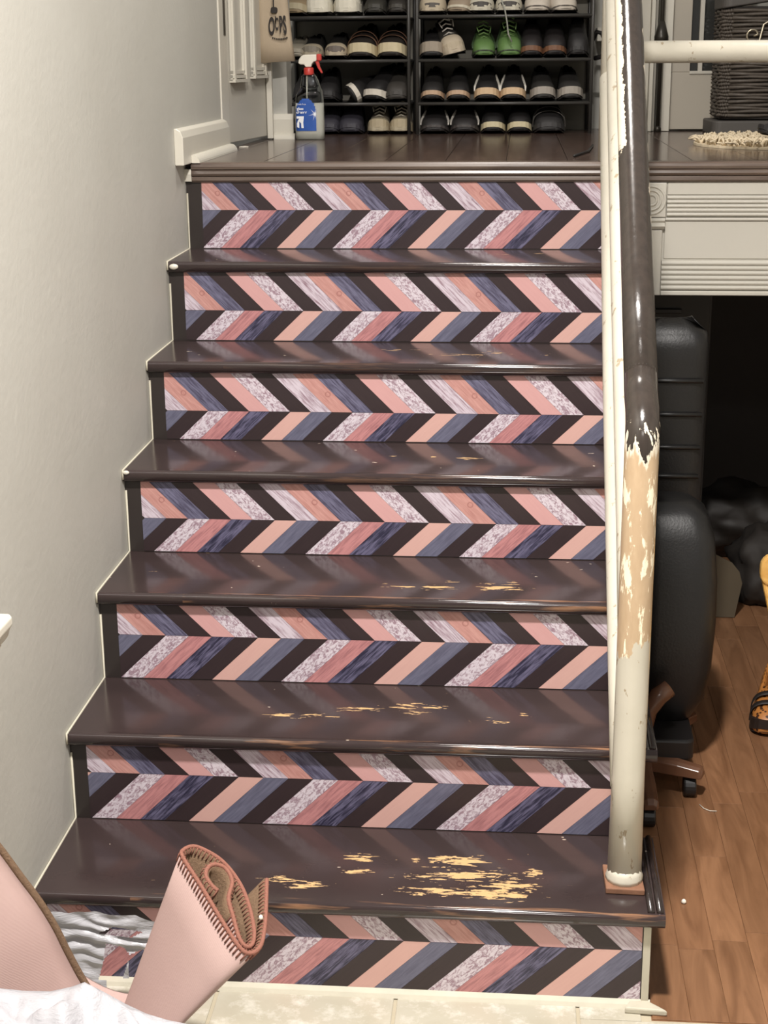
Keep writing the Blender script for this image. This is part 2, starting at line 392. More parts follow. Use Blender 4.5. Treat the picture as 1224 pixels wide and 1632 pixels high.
# white fascia under the landing, right of the stairs
fc = struct(obj('trim_2', B(W+.036, 3.1, YL+.003, YL+.05, 1.026, 1.3075), M['fascia']))
def reed(z0, z1, n, x0):
    bm = bmesh.new(); h = (z1-z0)/n; poly = [(YL+.01, z0)]
    for i in range(n):
        for a in range(0, 181, 30): poly.append((YL-.002-.005*math.sin(math.radians(a)), z0+h*i+h*(.5-.46*math.cos(math.radians(a)))))
    poly.append((YL+.01, z1)); prism(bm, poly, 0, x0, 3.1); return bm
obj('reeded_board', B(1.212, 3.1, YL-.001, YL+.01, 1.276, 1.307), M['fascia'], fc, bevel=.002)
obj('reeded_board', reed(1.223, 1.275, 5, 1.212), M['fascia'], fc, smooth=False)
obj('flat_board', B(1.209, 3.1, YL-.0005, YL+.01, 1.118, 1.212), M['fascia'], fc, bevel=.002)
obj('picture_rail', B(1.209, 3.1, YL-.006, YL+.01, 1.213, 1.220), M['fascia'], fc, bevel=.002)
obj('reeded_board', reed(1.040, 1.114, 6, 1.205), M['fascia'], fc)
obj('bottom_bead', B(1.205, 3.1, YL-.007, YL+.01, 1.027, 1.038), M['fascia'], fc, bevel=.002)
pb = obj('corner_block', B(1.125, 1.209, YL-.012, YL+.01, 1.222, 1.306), M['fascia'], fc, bevel=.002)
bm = bmesh.new()
for r0 in (.034, .024, .013):
    n = 28; rings = []
    for a in range(n):
        th = 2*math.pi*a/n; cx, cz = 1.172+r0*math.cos(th), 1.264+r0*math.sin(th)
        rings.append([(cx+.0035*math.cos(b)*math.cos(th), YL-.012-.004*math.sin(b), cz+.0035*math.cos(b)*math.sin(th)) for b in [math.pi*k/5 for k in range(6)]])
    vs = [[bm.verts.new(p) for p in r] for r in rings]
    for a in range(n):
        for k in range(5): bm.faces.new([vs[a][k], vs[(a+1) % n][k], vs[(a+1) % n][k+1], vs[a][k+1]])
obj('rosette', bm, M['fascia'], pb, smooth=True)
pl_ = obj('pilaster', B(1.125, 1.203, YL-.008, YL+.01, 1.027, 1.19), M['fascia'], fc, bevel=.002)
obj('pilaster_cap', prism(bmesh.new(), [(YL+.01, 1.192), (YL-.010, 1.192), (YL-.018, 1.200), (YL-.010, 1.208), (YL-.016, 1.214), (YL-.010, 1.220), (YL+.01, 1.220)], 0, 1.125, 1.208), M['fascia'], fc)

# left wall ends: casing, baseboard blocks
struct(obj('baseboard_left', prism(bmesh.new(), [(0, ZL), (.022, ZL), (.022, ZL+.066), (.016, ZL+.082), (.006, ZL+.088), (0, ZL+.088)], 1, 1.42, 2.04), M['white_trim'], bevel=.0015))
q = [(.022, ZL)] + [(.022+.020*math.cos(math.radians(a)), ZL+.020*math.sin(math.radians(a))) for a in range(0, 91, 15)]
struct(obj('trim_3', prism(bmesh.new(), q, 1, 1.515, 2.05), M['white_trim']))
struct(obj('baseboard_back', prism(bmesh.new(), [(2.70, ZL), (2.685, ZL), (2.685, ZL+.062), (2.691, ZL+.078), (2.70, ZL+.08)], 0, .047, .112), M['white_trim'], bevel=.001))
q = [(2.685, ZL)] + [(2.685-.018*math.cos(math.radians(a)), ZL+.018*math.sin(math.radians(a))) for a in range(0, 91, 15)]
struct(obj('trim_4', prism(bmesh.new(), q, 0, .050, .118), M['white_trim']))
cs = struct(obj('trim_5', B(-.03, .004, 2.041, 2.085, ZL, 2.9), M['white_trim'], bevel=.002))
cs2 = struct(obj('trim_6', B(-.05, .002, 2.086, 2.160, ZL, 2.9), M['white_trim'], bevel=.002))
lp = obj('strike_plate', B(.0015, .0032, 2.112, 2.140, 1.672, 1.80), M['dark_metal'], cs2)

# ajar door with moulded panels: door_1
HD = Vector((-.0135, 2.170, ZL)); TD = Vector((.033, 2.655, ZL)); dd = (TD-HD); dl = dd.length; du = dd.normalized(); dn = Vector((du.y, -du.x, 0))
def dbox(bm, s0, s1, n0, n1, z0, z1):
    P_ = [HD+du*s+dn*nn for s, nn in ((s0, n0), (s1, n0), (s1, n1), (s0, n1))]
    lo = [bm.verts.new((p.x, p.y, z0)) for p in P_]; hi = [bm.verts.new((p.x, p.y, z1)) for p in P_]
    bm.faces.new(lo[::-1]); bm.faces.new(hi)
    for i in range(4): bm.faces.new([lo[i], lo[(i+1) % 4], hi[(i+1) % 4], hi[i]])
    return bm
dr = struct(obj('door_1', dbox(bmesh.new(), 0, dl, -.035, 0, ZL+.012, 2.9), M['door'], bevel=.002))
def dlen(px): # share of the door's length
    return px*dl
for a, b, zb in ((.13, .45, 1.545), (.60, .93, 1.553)):
    pn = obj('door_panel', dbox(bmesh.new(), dlen(a), dlen(b), 0, .003, zb, 2.85), M['door'], dr)
    bm = bmesh.new(); w_ = .028
    for s0, s1 in ((dlen(a), dlen(a)+w_), (dlen(b)-w_, dlen(b))):
        dbox(bm, s0, s1, 0, .010, zb, 2.85); dbox(bm, s0+.006, s1-.006, .010, .016, zb, 2.85)
    obj('panel_moulding', bm, M['white_trim'], pn)
    bm = bmesh.new()
    for k in range(3): dbox(bm, dlen(a), dlen(b), 0, .010+.004*(2-k), zb+.012*k-.004, zb+.012*k+.005)
    obj('panel_moulding', bm, M['white_trim'], pn)
obj('door_edge', B(.034, .052, 2.64, 2.665, ZL+.004, 2.9), M['white_trim'], dr, bevel=.002)

# French door far right: door_2
d2 = struct(obj('door_2', B(1.356, 1.508, 3.12, 3.155, ZL+.006, 1.552), M['shaded_door'], bevel=.002))
obj('door_stile', B(1.356, 1.418, 3.12, 3.155, 1.552, 2.6), M['shaded_door'], d2, bevel=.002)
obj('door_stile', B(1.52, 1.62, 3.13, 3.16, 1.552, 2.6), M['shaded_door'], d2, bevel=.002)
obj('muntin', B(1.444, 1.459, 3.116, 3.145, 1.552, 2.6), M['door'], d2, bevel=.002)
obj('sill_bead', B(1.416, 1.508, 3.114, 3.12, 1.546, 1.556), M['door'], d2, bevel=.001)
obj('pane', B(1.418, 1.444, 3.135, 3.14, 1.552, 2.6), M['pane'], d2); obj('pane', B(1.459, 1.52, 3.135, 3.14, 1.552, 2.6), M['pane'], d2)
struct(obj('trim_7', B(1.326, 1.354, 3.10, 3.15, ZL+.001, 2.6), M['white_trim'], bevel=.002))
struct(obj('trim_8', B(1.279, 1.292, 3.08, 3.15, ZL+.001, 2.6), M['white_trim'], bevel=.002))
struct(obj('trim_9', B(1.240, 1.278, 3.10, 3.15, ZL+.001, 2.6), M['white_trim'], bevel=.002))
struct(obj('trim_10', B(1.293, 1.303, 3.11, 3.15, ZL+.001, 2.6), M['door'], bevel=.002))
struct(obj('trim_11', B(1.135, 1.163, 2.99, 3.03, ZL+.001, 2.6), M['white_trim'], bevel=.002))
struct(obj('trim_12', B(1.105, 1.235, 3.22, 3.36, ZL+.3, ZL+.345), M['white_trim'], bevel=.002))

# ================================================================= STAIRCASE
stair = thing('staircase', 'dark painted wooden staircase of six treads with pink, lilac, blue and black chevron risers', 'staircase', (0, 0, 0))
ELL = {1: [(0.76,0.147,0.069,0.023),(0.774,0.096,0.09,0.027),(0.689,0.086,0.045,0.013),(0.826,0.035,0.077,0.03),(0.892,0.112,0.021,0.017),(0.847,0.064,0.067,0.018),(0.679,0.146,0.016,0.014),(0.489,0.043,0.038,0.015),(0.568,0.097,0.034,0.013),(0.441,0.056,0.034,0.014),(0.575,0.143,0.034,0.018),(0.725,0.038,0.067,0.017)],
 2: [(0.637,0.416,0.035,0.028),(0.658,0.384,0.029,0.009),(0.551,0.395,0.062,0.012),(0.818,0.354,0.041,0.012),(0.699,0.415,0.031,0.009),(0.872,0.387,0.017,0.012),(0.438,0.357,0.074,0.012)],
 3: [(0.69,0.579,0.045,0.016),(0.721,0.612,0.02,0.012),(0.824,0.584,0.058,0.022),(0.843,0.612,0.02,0.016),(0.619,0.578,0.039,0.012)],
 4: [(0.745,0.899,0.035,0.013),(0.665,0.911,0.011,0.009),(0.578,0.912,0.011,0.009)],
 5: [(0.56,1.187,0.059,0.012),(0.725,1.131,0.09,0.022),(0.797,1.166,0.051,0.018),(0.918,1.148,0.014,0.02)],
 6: [(0.806,1.438,0.023,0.02),(0.898,1.453,0.016,0.015)]}
m_tread.front = [YR[k]-N for k in range(6)]
for k in range(1, 7):
    y0, y1, z = YR[k-1]-N, YR[k]-.0005, ZT[k]; r = TH/2; c = z-r
    rt = .009   # small round on the top edge, fuller under it
    poly = [(y1, z)]
    poly += [(y0+rt-rt*math.sin(math.radians(a)), z-rt+rt*math.cos(math.radians(a))) for a in (0, 15, 30, 45, 60, 75, 90)]
    poly += [(y0, z-.013), (y0+.0015, z-.018), (y0+.005, z-.024), (y0+.010, z-TH), (y1, z-TH)]
    bm = prism(bmesh.new(), poly, 0, .0008, W+OH)
    t = obj('tread', bm, m_tread(k, ELL[k]), stair, smooth='auto')
    # rounded return along the open end
    xe = W+OH
    for x0 in (xe-.0085, xe-.024):
        rb = tube(bmesh.new(), [(x0, y0+.012, z+.0005), (x0, y1-.002, z+.0005)], .0062, 10)
        obj('return_bead', rb, M['black_trim'], t, smooth=True)
# printed plank decals on the risers
TOPK = ['black', 'lilac_streak', 'salmon', 'blue_streak', 'black', 'pink', 'lilac_speckle']
BOTK = ['peach', 'blue', 'black', 'lilac_speckle', 'rose', 'navy', 'black']
MID = {1: .1085, 2: .287, 3: .472, 4: .646, 5: .827, 6: 1.020, 7: 1.238}
LEFT = {1: .022, 2: .033, 3: .0375, 4: .0355, 5: .0365, 6: .0375, 7: .040}
kinds = sorted(set(TOPK+BOTK)); PM = {}
m_plank.kz = 0
for k_ in set(TOPK):
    if k_ != 'salmon': PM[('t', k_)] = m_plank('printed_%s_down' % k_, k_, math.radians(-45))
for k_ in set(BOTK): PM[('b', k_)] = m_plank('printed_%s_up' % k_, k_, math.radians(45))
def clip(poly, ax, lim, keep_lt):
    out = []
    for i in range(len(poly)):
        a, b = poly[i], poly[(i+1) % len(poly)]
        ia = (a[ax] <= lim) if keep_lt else (a[ax] >= lim); ib = (b[ax] <= lim) if keep_lt else (b[ax] >= lim)
        if ia: out.append(a)
        if ia != ib:
            t_ = (lim-a[ax])/(b[ax]-a[ax]); out.append((a[0]+t_*(b[0]-a[0]), a[1]+t_*(b[1]-a[1])))
    return out
PW = .0480; TIP = .3285
for k in range(1, 8):
    y, z0, z1 = YR[k-1], ZT[k-1], ZT[k]-(TH if k < 7 else .048)
    rs = obj('riser', B(0.0008, W, y, y+.018, z0, z1), M['black'], stair)
    zm = MID[k]; xl, xr = LEFT[k], W-.0015; zb, zt = (z0+.002 if k > 1 else .011), z1-.0008
    m_plank.kz = zm+.042; PM[('t', 'salmon')] = m_plank('printed_salmon_knot_%d' % k, 'salmon', math.radians(-45))
    for row in ('t', 'b'):
        for i in range(-8, 28):
            a = TIP + i*PW; g = .0003; kind = (TOPK if row == 't' else BOTK)[i % 7]
            h = (zt-zm) if row == 't' else (zm-zb)
            if row == 't': poly = [(a+g, zm+.0004), (a+PW-g, zm+.0004), (a+PW-g-h, zt), (a+g-h, zt)]
            else: poly = [(a+g, zm-.0004), (a+PW-g, zm-.0004), (a+PW-g-h*1.04, zb), (a+g-h*1.04, zb)]
            poly = clip(clip(poly, 0, xl, False), 0, xr, True)
            if len(poly) < 3: continue
            ar = abs(sum(poly[j][0]*poly[(j+1) % len(poly)][1]-poly[(j+1) % len(poly)][0]*poly[j][1] for j in range(len(poly))))/2
            if ar < 2e-5: continue
            obj('chevron_plank', prism(bmesh.new(), poly, 1, y-.0014, y-.0001), PM[(row, kind)], rs)
# side string of the stairs: cream edge low down, black above
bm = bmesh.new(); poly = [(-.001, 0), (YR[6]+.01, 0), (YR[6]+.01, ZT[6]-.03)]
for k in range(6, 0, -1):
    poly.append((YR[k]-.001, ZT[k]-.03)); poly.append((YR[k-1]-.001, ZT[k]-.03))
    if k > 1: poly.append((YR[k-1]-.001, ZT[k-1]-.03))
cl = []
for p in poly:
    if not cl or (abs(cl[-1][0]-p[0]) > 1e-6 or abs(cl[-1][1]-p[1]) > 1e-6): cl.append(p)
sg = obj('side_string', prism(bm, cl, 0, W+.0004, W+.010), M['black'], stair)
obj('corner_strip', B(W+.0004, W+.0135, -.0035, .016, .002, ZT[1]-.029), M['cream_string'], stair, bevel=.001)
obj('plaster_chip', prism(bmesh.new(), [(W-.03, -.03), (W+.045, -.034), (W+.03, -.02), (W+.012, -.0045), (W-.02, -.008)], 2, .0, .012), M['cream_string'], stair, bevel=.003)
# paint blobs
for bx, by, bz, br in ((.012, YR[5]-N, ZT[6]-.012, .009), (.004, YR[3]-N-.001, ZT[4]-.004, .006)):
    bm = bmesh.new(); bmesh.ops.create_icosphere(bm, subdivisions=2, radius=br, matrix=Matrix.Translation((bx+.006, by, bz)) @ Matrix.Diagonal((1.3, .7, .8, 1)))
    obj('paint_blob', bm, M['white_trim'], stair, smooth=True)
# caulk line between the treads and the wall
for k in range(1, 7):
    bm = bmesh.new(); y0, y1, z = YR[k-1]-N, YR[k], ZT[k]
    tube(bm, [(.0026, y0-.001, z-.02), (.0026, y0-.001, z), (.0026, y1-.001, z), (.0026, y1-.001, z+.14)], .0024, 6)
    obj('caulk_line', bm, M['cream_string'], stair, smooth=True)

# ================================================================= RAILING
PX, PY, PR = 1.0535, .089, .0285
def rl(s, z0, x0=PX): return (x0+.0135*s, PY+s, z0+.74*s)
railing = thing('stair_railing', 'round stair railing with peeling brown handrail, scuffed cream post and two cream lower rails', 'railing', (PX, PY, ZT[1]))
obj('post', tube(bmesh.new(), [(PX, PY, ZT[1]+.012), (PX, PY, .4), (PX, PY, .7), (PX, PY, .985), (PX+.0002, PY+.001, 1.0), (PX+.0004, PY+.004, 1.012), (PX+.001, PY+.013, 1.028), (PX+.0013, PY+.030, 1.045), rl(.06, 1.019), rl(.10, 1.020)], [PR+.002]+[PR]*9, 28), M['rail'], railing, smooth=True)
pts = [rl(s, 1.020) for s in (.095, .3, .8, 1.2, 1.455)]
obj('handrail', tube(bmesh.new(), pts, PR, 28), M['rail'], railing, smooth=True)
obj('lower_rail', tube(bmesh.new(), [rl(0, .66, PX-.001), rl(.15, .70, PX-.002), rl(.7, .72, PX-.005), rl(1.44, .72, PX-.005)], .0268, 22), M['pipe'], railing, smooth=True)
obj('lower_rail', tube(bmesh.new(), [rl(0, .38, PX-.004), rl(.15, .40, PX-.006), rl(.7, .43, PX-.010), rl(1.455, .475, PX-.010)], .0268, 22), M['pipe'], railing, smooth=True)
bp = obj('base_plate', prism(bmesh.new(), [(PX-.034, PY-.040), (PX+.034, PY-.042), (PX+.031, PY+.04), (PX-.036, PY+.045)], 2, ZT[1]+.0005, ZT[1]+.012), M['rust'], railing, bevel=.002)
obj('paint_collar', lathe(bmesh.new(), [(.0335, .0), (.0335, .008), (.031, .014), (.0288, .024)], (PX, PY-.002, ZT[1]+.0115), 14), M['pipe'], bp, smooth=True)
gr = thing('landing_guard', 'horizontal cream pipe guard rail running right along the landing edge', 'railing', (1.066, 1.56, ZL))
obj('corner_post', tube(bmesh.new(), [(1.066, 1.56, ZL+.001), (1.066, 1.56, 2.3)], .0268, 20), M['pipe'], gr, smooth=True)
obj('guard_rail', tube(bmesh.new(), [(1.098, 1.56, 1.616), (2.6, 1.56, 1.614)], .0262, 24), M['pipe'], gr, smooth=True)
obj('far_post', tube(bmesh.new(), [(2.62, 1.56, ZL+.001), (2.62, 1.56, 1.66)], .0268, 20), M['pipe'], gr, smooth=True)

# dark pole with flared foot behind the guard rail
lp = thing('pole_lamp_stand', 'thin dark metal pole with flared collar standing between the white door trims', 'stand', (1.312, 3.06, ZL))
obj('pole', tube(bmesh.new(), [(1.312, 3.06, ZL+.01), (1.312, 3.06, 2.3)], .007, 10), M['dark_metal'], lp, smooth=True)
obj('foot', lathe(bmesh.new(), [(.012, 0), (.012, .012), (.008, .02)], (1.312, 3.06, ZL+.0005), 14), M['dark_metal'], lp, smooth=True)
obj('collar', lathe(bmesh.new(), [(.010, .05), (.024, .0), (.024, -.014), (.012, -.02)], (1.312, 3.06, 1.668), 16), M['dark_metal'], lp, smooth=True)

# ================================================================= SPRAY BOTTLE
bx, by = .171, 2.656
sb = thing('spray_bottle', 'clear spray bottle of cloudy cleaner with blue label and red trigger on the landing', 'bottle', (bx, by, ZL))
def bprof(z):   # (left, right) half widths over height
    T = [(0, .0435, .0445), (.006, .046, .0465), (.06, .0465, .0465), (.122, .0455, .045), (.140, .042, .0425), (.152, .034, .041), (.160, .0285, .0375), (.180, .0265, .031), (.196, .024, .023), (.205, .0155, .0155)]
    for a, b in zip(T[:-1], T[1:]):
        if a[0] <= z <= b[0]:
            t_ = (z-a[0])/(b[0]-a[0]); return a[1]+t_*(b[1]-a[1]), a[2]+t_*(b[2]-a[2])
    return T[-1][1:]
def bring(z, inset=0, n=28):
    l, r = bprof(z); l -= inset; r -= inset; d = (l+r)/2*.62; cx = bx+(r-l)/2; h = (l+r)/2
    out = []
    for i in range(n):
        a = 2*math.pi*i/n; c, s_ = math.cos(a), math.sin(a); e = .62
        out.append((cx+h*math.copysign(abs(c)**e, c), by+d*math.copysign(abs(s_)**e, s_), ZL+.0005+z))
    return out
zs = [0, .004, .03, .06, .09, .122, .134, .140, .147, .152, .160, .170, .180, .190, .196, .205]
bm = bmesh.new(); loft(bm, [bring(z) for z in zs]); body = obj('bottle_body', bm, M['bottle_glass'], sb, smooth=True)
bm = bmesh.new(); loft(bm, [bring(z, .0015) for z in (.002, .03, .06, .09, .113)]); obj('fluid', bm, M['liquid'], sb, smooth=True)
obj('dip_tube', tube(bmesh.new(), [(bx-.008, by, ZL+.1135), (bx-.006, by, ZL+.205)], .0022, 8), M['spray_white'], sb, smooth=True)
obj('collar', lathe(bmesh.new(), [(.0160, .200), (.0165, .203), (.0160, .220), (.014, .223)], (bx-.001, by, ZL), 20), M['spray_red'], sb, smooth=True)
hp = [(-.026, .232), (-.033, .236), (-.031, .247), (-.024, .257), (-.016, .262), (.026, .263), (.026, .243), (.016, .240), (.010, .232), (.008, .224), (-.010, .224), (-.014, .232)]
obj('spray_head', prism(bmesh.new(), [(bx+a, ZL+b) for a, b in hp], 1, by-.012, by+.012), M['spray_white'], sb, bevel=.003)
obj('nozzle', B(bx+.026, bx+.041, by-.0105, by+.0105, ZL+.243, ZL+.264), M['spray_red'], sb, bevel=.003)
obj('trigger', prism(bmesh.new(), [(bx+a, ZL+b) for a, b in ((.020, .243), (.033, .243), (.036, .225), (.045, .206), (.040, .204), (.028, .222))], 1, by-.006, by+.006), M['spray_red'], sb, bevel=.002)
# label: follows the flat front of the bottle
def front_y(x, z): 
    l, r = bprof(z); h = (l+r)/2; d = h*.62; u_ = min(abs((x-bx-(r-l)/2)/h), .999); c = u_**(1/.62); return by - d*(max(1-c*c, 0)**.5)**.62
bm = bmesh.new(); G = {}
NX, NZ = 22, 22; xl, xr, zb, zt = bx-.043, bx+.024, ZL+.028, ZL+.128
def inlab(x, z):
    cx, rx = (xl+xr)/2, (xr-xl)/2; u_ = (x-cx)/rx; zz = (z-zb)/(zt-zb)
    if zz > .55: return u_*u_ + ((zz-.55)/.45)**2 <= 1.02
    if zz < .12: return abs(u_) < .96
    return abs(u_) <= 1.0
for i in range(NX+1):
    for j in range(NZ+1):
        x = xl+(xr-xl)*i/NX; z = zb+(zt-zb)*j/NZ; G[i, j] = (x, z)
vv = {}
for i in range(NX):
    for j in range(NZ):
        if inlab((G[i, j][0]+G[i+1, j][0])/2, (G[i, j][1]+G[i, j+1][1])/2):
            q = []
            for a, b in ((i, j), (i+1, j), (i+1, j+1), (i, j+1)):
                if (a, b) not in vv: x, z = G[a, b]; vv[a, b] = bm.verts.new((x, front_y(x, z-ZL)-.0008, z))
                q.append(vv[a, b])
            bm.faces.new(q)
lab = obj('label', bm, M['label_blue'], sb, smooth=True, recalc=True); lab['label'] = 'blue label with white lettering and arrow'
def TM(x, y, z): return Matrix.Translation((x, y, z)) @ Matrix.Rotation(math.pi/2, 4, 'X')
yf = by-.0305
text_obj('lettering', 'streak free', .0072, M['label_white'], lab, TM(bx-.024, yf, ZL+.1085), .0002)
text_obj('lettering', 'glass', .0115, M['label_white'], lab, TM(bx-.027, yf, ZL+.0935), .0002, font_bold=.0003)
text_obj('lettering', 'cleaner', .0115, M['label_white'], lab, TM(bx-.0225, yf, ZL+.0825), .0002, font_bold=.0003)
ar = [(-.0385, .043), (-.0385, .036), (-.031, .0405), (-.031, .0585), (-.027, .0625), (-.0305, .0665), (-.0385, .066), (-.0385, .0745), (-.0170, .0745), (-.0170, .062), (-.0185, .052), (-.0195, .0385), (-.0245, .0385), (-.0245, .052), (-.027, .0555), (-.0275, .043)]
obj('arrow_logo', prism(bmesh.new(), [(bx+a, ZL+b) for a, b in [(-.038, .040), (-.031, .037), (-.0305, .0575), (-.025, .052), (-.024, .037), (-.017, .037), (-.018, .054), (-.0155, .0735), (-.039, .0735), (-.039, .0665), (-.031, .0665), (-.035, .060), (-.038, .052)]], 1, yf-.0004, yf), M['label_white'], lab)
bm = bmesh.new(); sx_, sz_ = bx+.020, ZL+.080; st_ = []
for i in range(24):
    r_ = (.022 if i % 4 == 0 else .010) if i % 2 == 0 else .0035
    a = math.pi*2*i/24+.2; st_.append((min(sx_+r_*math.cos(a), bx+.0235), sz_+r_*math.sin(a)))
bm.faces.new([bm.verts.new((x, front_y(x, z-ZL)-.0012, z)) for x, z in st_]); obj('starburst', bm, M['label_white'], lab, recalc=False)

# ================================================================= TOTE BAG
tb = thing('canvas_tote', 'tan canvas tote bag with black print hanging beside the white door', 'bag', (.07, 2.60, 1.60))
bm = bmesh.new(); rings = []
for j in range(9):
    z = 1.598 + .45*j/8; wl = .058 - .0215*(j/8); cx = .0755-.021*(j/8) + (.002 if j == 0 else 0)
    th = .022-.012*(j/8)
    ring = []
    for i in range(20):
        a = 2*math.pi*i/20; x = cx+wl*math.copysign(abs(math.cos(a))**.5, math.cos(a)); y = 2.60+th*math.copysign(abs(math.sin(a))**.8, math.sin(a))
        ring.append((x, y+.003*math.sin(a*5+j), z+(.006*(x-cx)/wl*math.cos(3*(x-cx)/wl) if j == 0 else 0)+.12*(x-cx)*(1 if j == 0 else 0)))
    rings.append(ring)
loft(bm, rings); obj('bag_body', bm, M['canvas'], tb, smooth=True)
obj('handle', tube(bmesh.new(), [(.03, 2.6, 2.04), (.04, 2.6, 2.3), (.055, 2.6, 2.38), (.07, 2.6, 2.3), (.078, 2.6, 2.04)], .008, 8), M['canvas'], tb, smooth=True)
obj('hanging_hook', tube(bmesh.new(), [(.055, 2.6, 2.375), (.055, 2.64, 2.39), (.055, 2.695, 2.39)], .004, 8), M['dark_metal'], tb, smooth=True)
yf = 2.574
T2 = lambda x, z, rz=-.03: Matrix.Translation((x, yf, z)) @ Matrix.Rotation(math.pi/2, 4, 'X') @ Matrix.Rotation(rz, 4, 'Z')
text_obj('lettering', "O'", .072, M['ink'], tb, T2(.069, 1.680), .0005, sx=.34, font_bold=.0022)
text_obj('lettering', "C", .050, M['ink'], tb, T2(.083, 1.694), .0005, sx=.30, font_bold=.0016)
text_obj('lettering', 'BS', .074, M['ink'], tb, T2(.104, 1.682, .05), .0005, sx=.29, font_bold=.003)
obj('print_block', prism(bmesh.new(), rounded(.066, .086, 1.743, 1.761, .006), 1, yf-.0006, yf+.012), M['ink'], tb)
obj('print_line', B(.0735, .0755, yf-.0004, yf+.012, 1.761, 1.90), M['ink'], tb)
bm = bmesh.new()
for i in range(9):
    x = .070+.0055*i; z = 1.664+.004*((i-4)/4)**2
    box(bm, x-.0016, x+.0016, yf-.0006, yf+.01, z, z+.004)
stuff(obj('small_print', bm, M['ink'], tb))

# ================================================================= SHOE RACKS
def rack(name, label, x0, x1):
    r = thing(name, label, 'shoe rack', ((x0+x1)/2, 3.1, ZL), 'black tube shoe racks side by side')
    y0, y1 = 2.964, 3.25
    for x in (x0, x1):
        for y in (y0, y1): obj('upright', tube(bmesh.new(), [(x, y, ZL+.0005), (x, y, 2.02)], .0062, 10), M['steel'], r, smooth=True)
    for z in (1.457, 1.597, 1.737, 1.877, 2.01):
        sh = obj('shelf', B(x0, x1, y0+.004, y1-.004, z-.004, z+.001), M['shelf_cloth'], r)
        for y in (y0, y1): obj('shelf_bar', tube(bmesh.new(), [(x0, y, z), (x1, y, z)], .0058, 10), M['steel'], sh, smooth=True)
    obj('shade_panel', B(x0, x1, y1+.007, y1+.010, ZL+.001, 2.02), M['shade_panel'], r)  # sheet added to keep the space behind the shoes dark
    return r
rack('shoe_rack', 'left black tube shoe rack, beside the grey wall stub', .045, .468)
rack('shoe_rack', 'right black tube shoe rack, reaching to the white door casing', .496, 1.078)

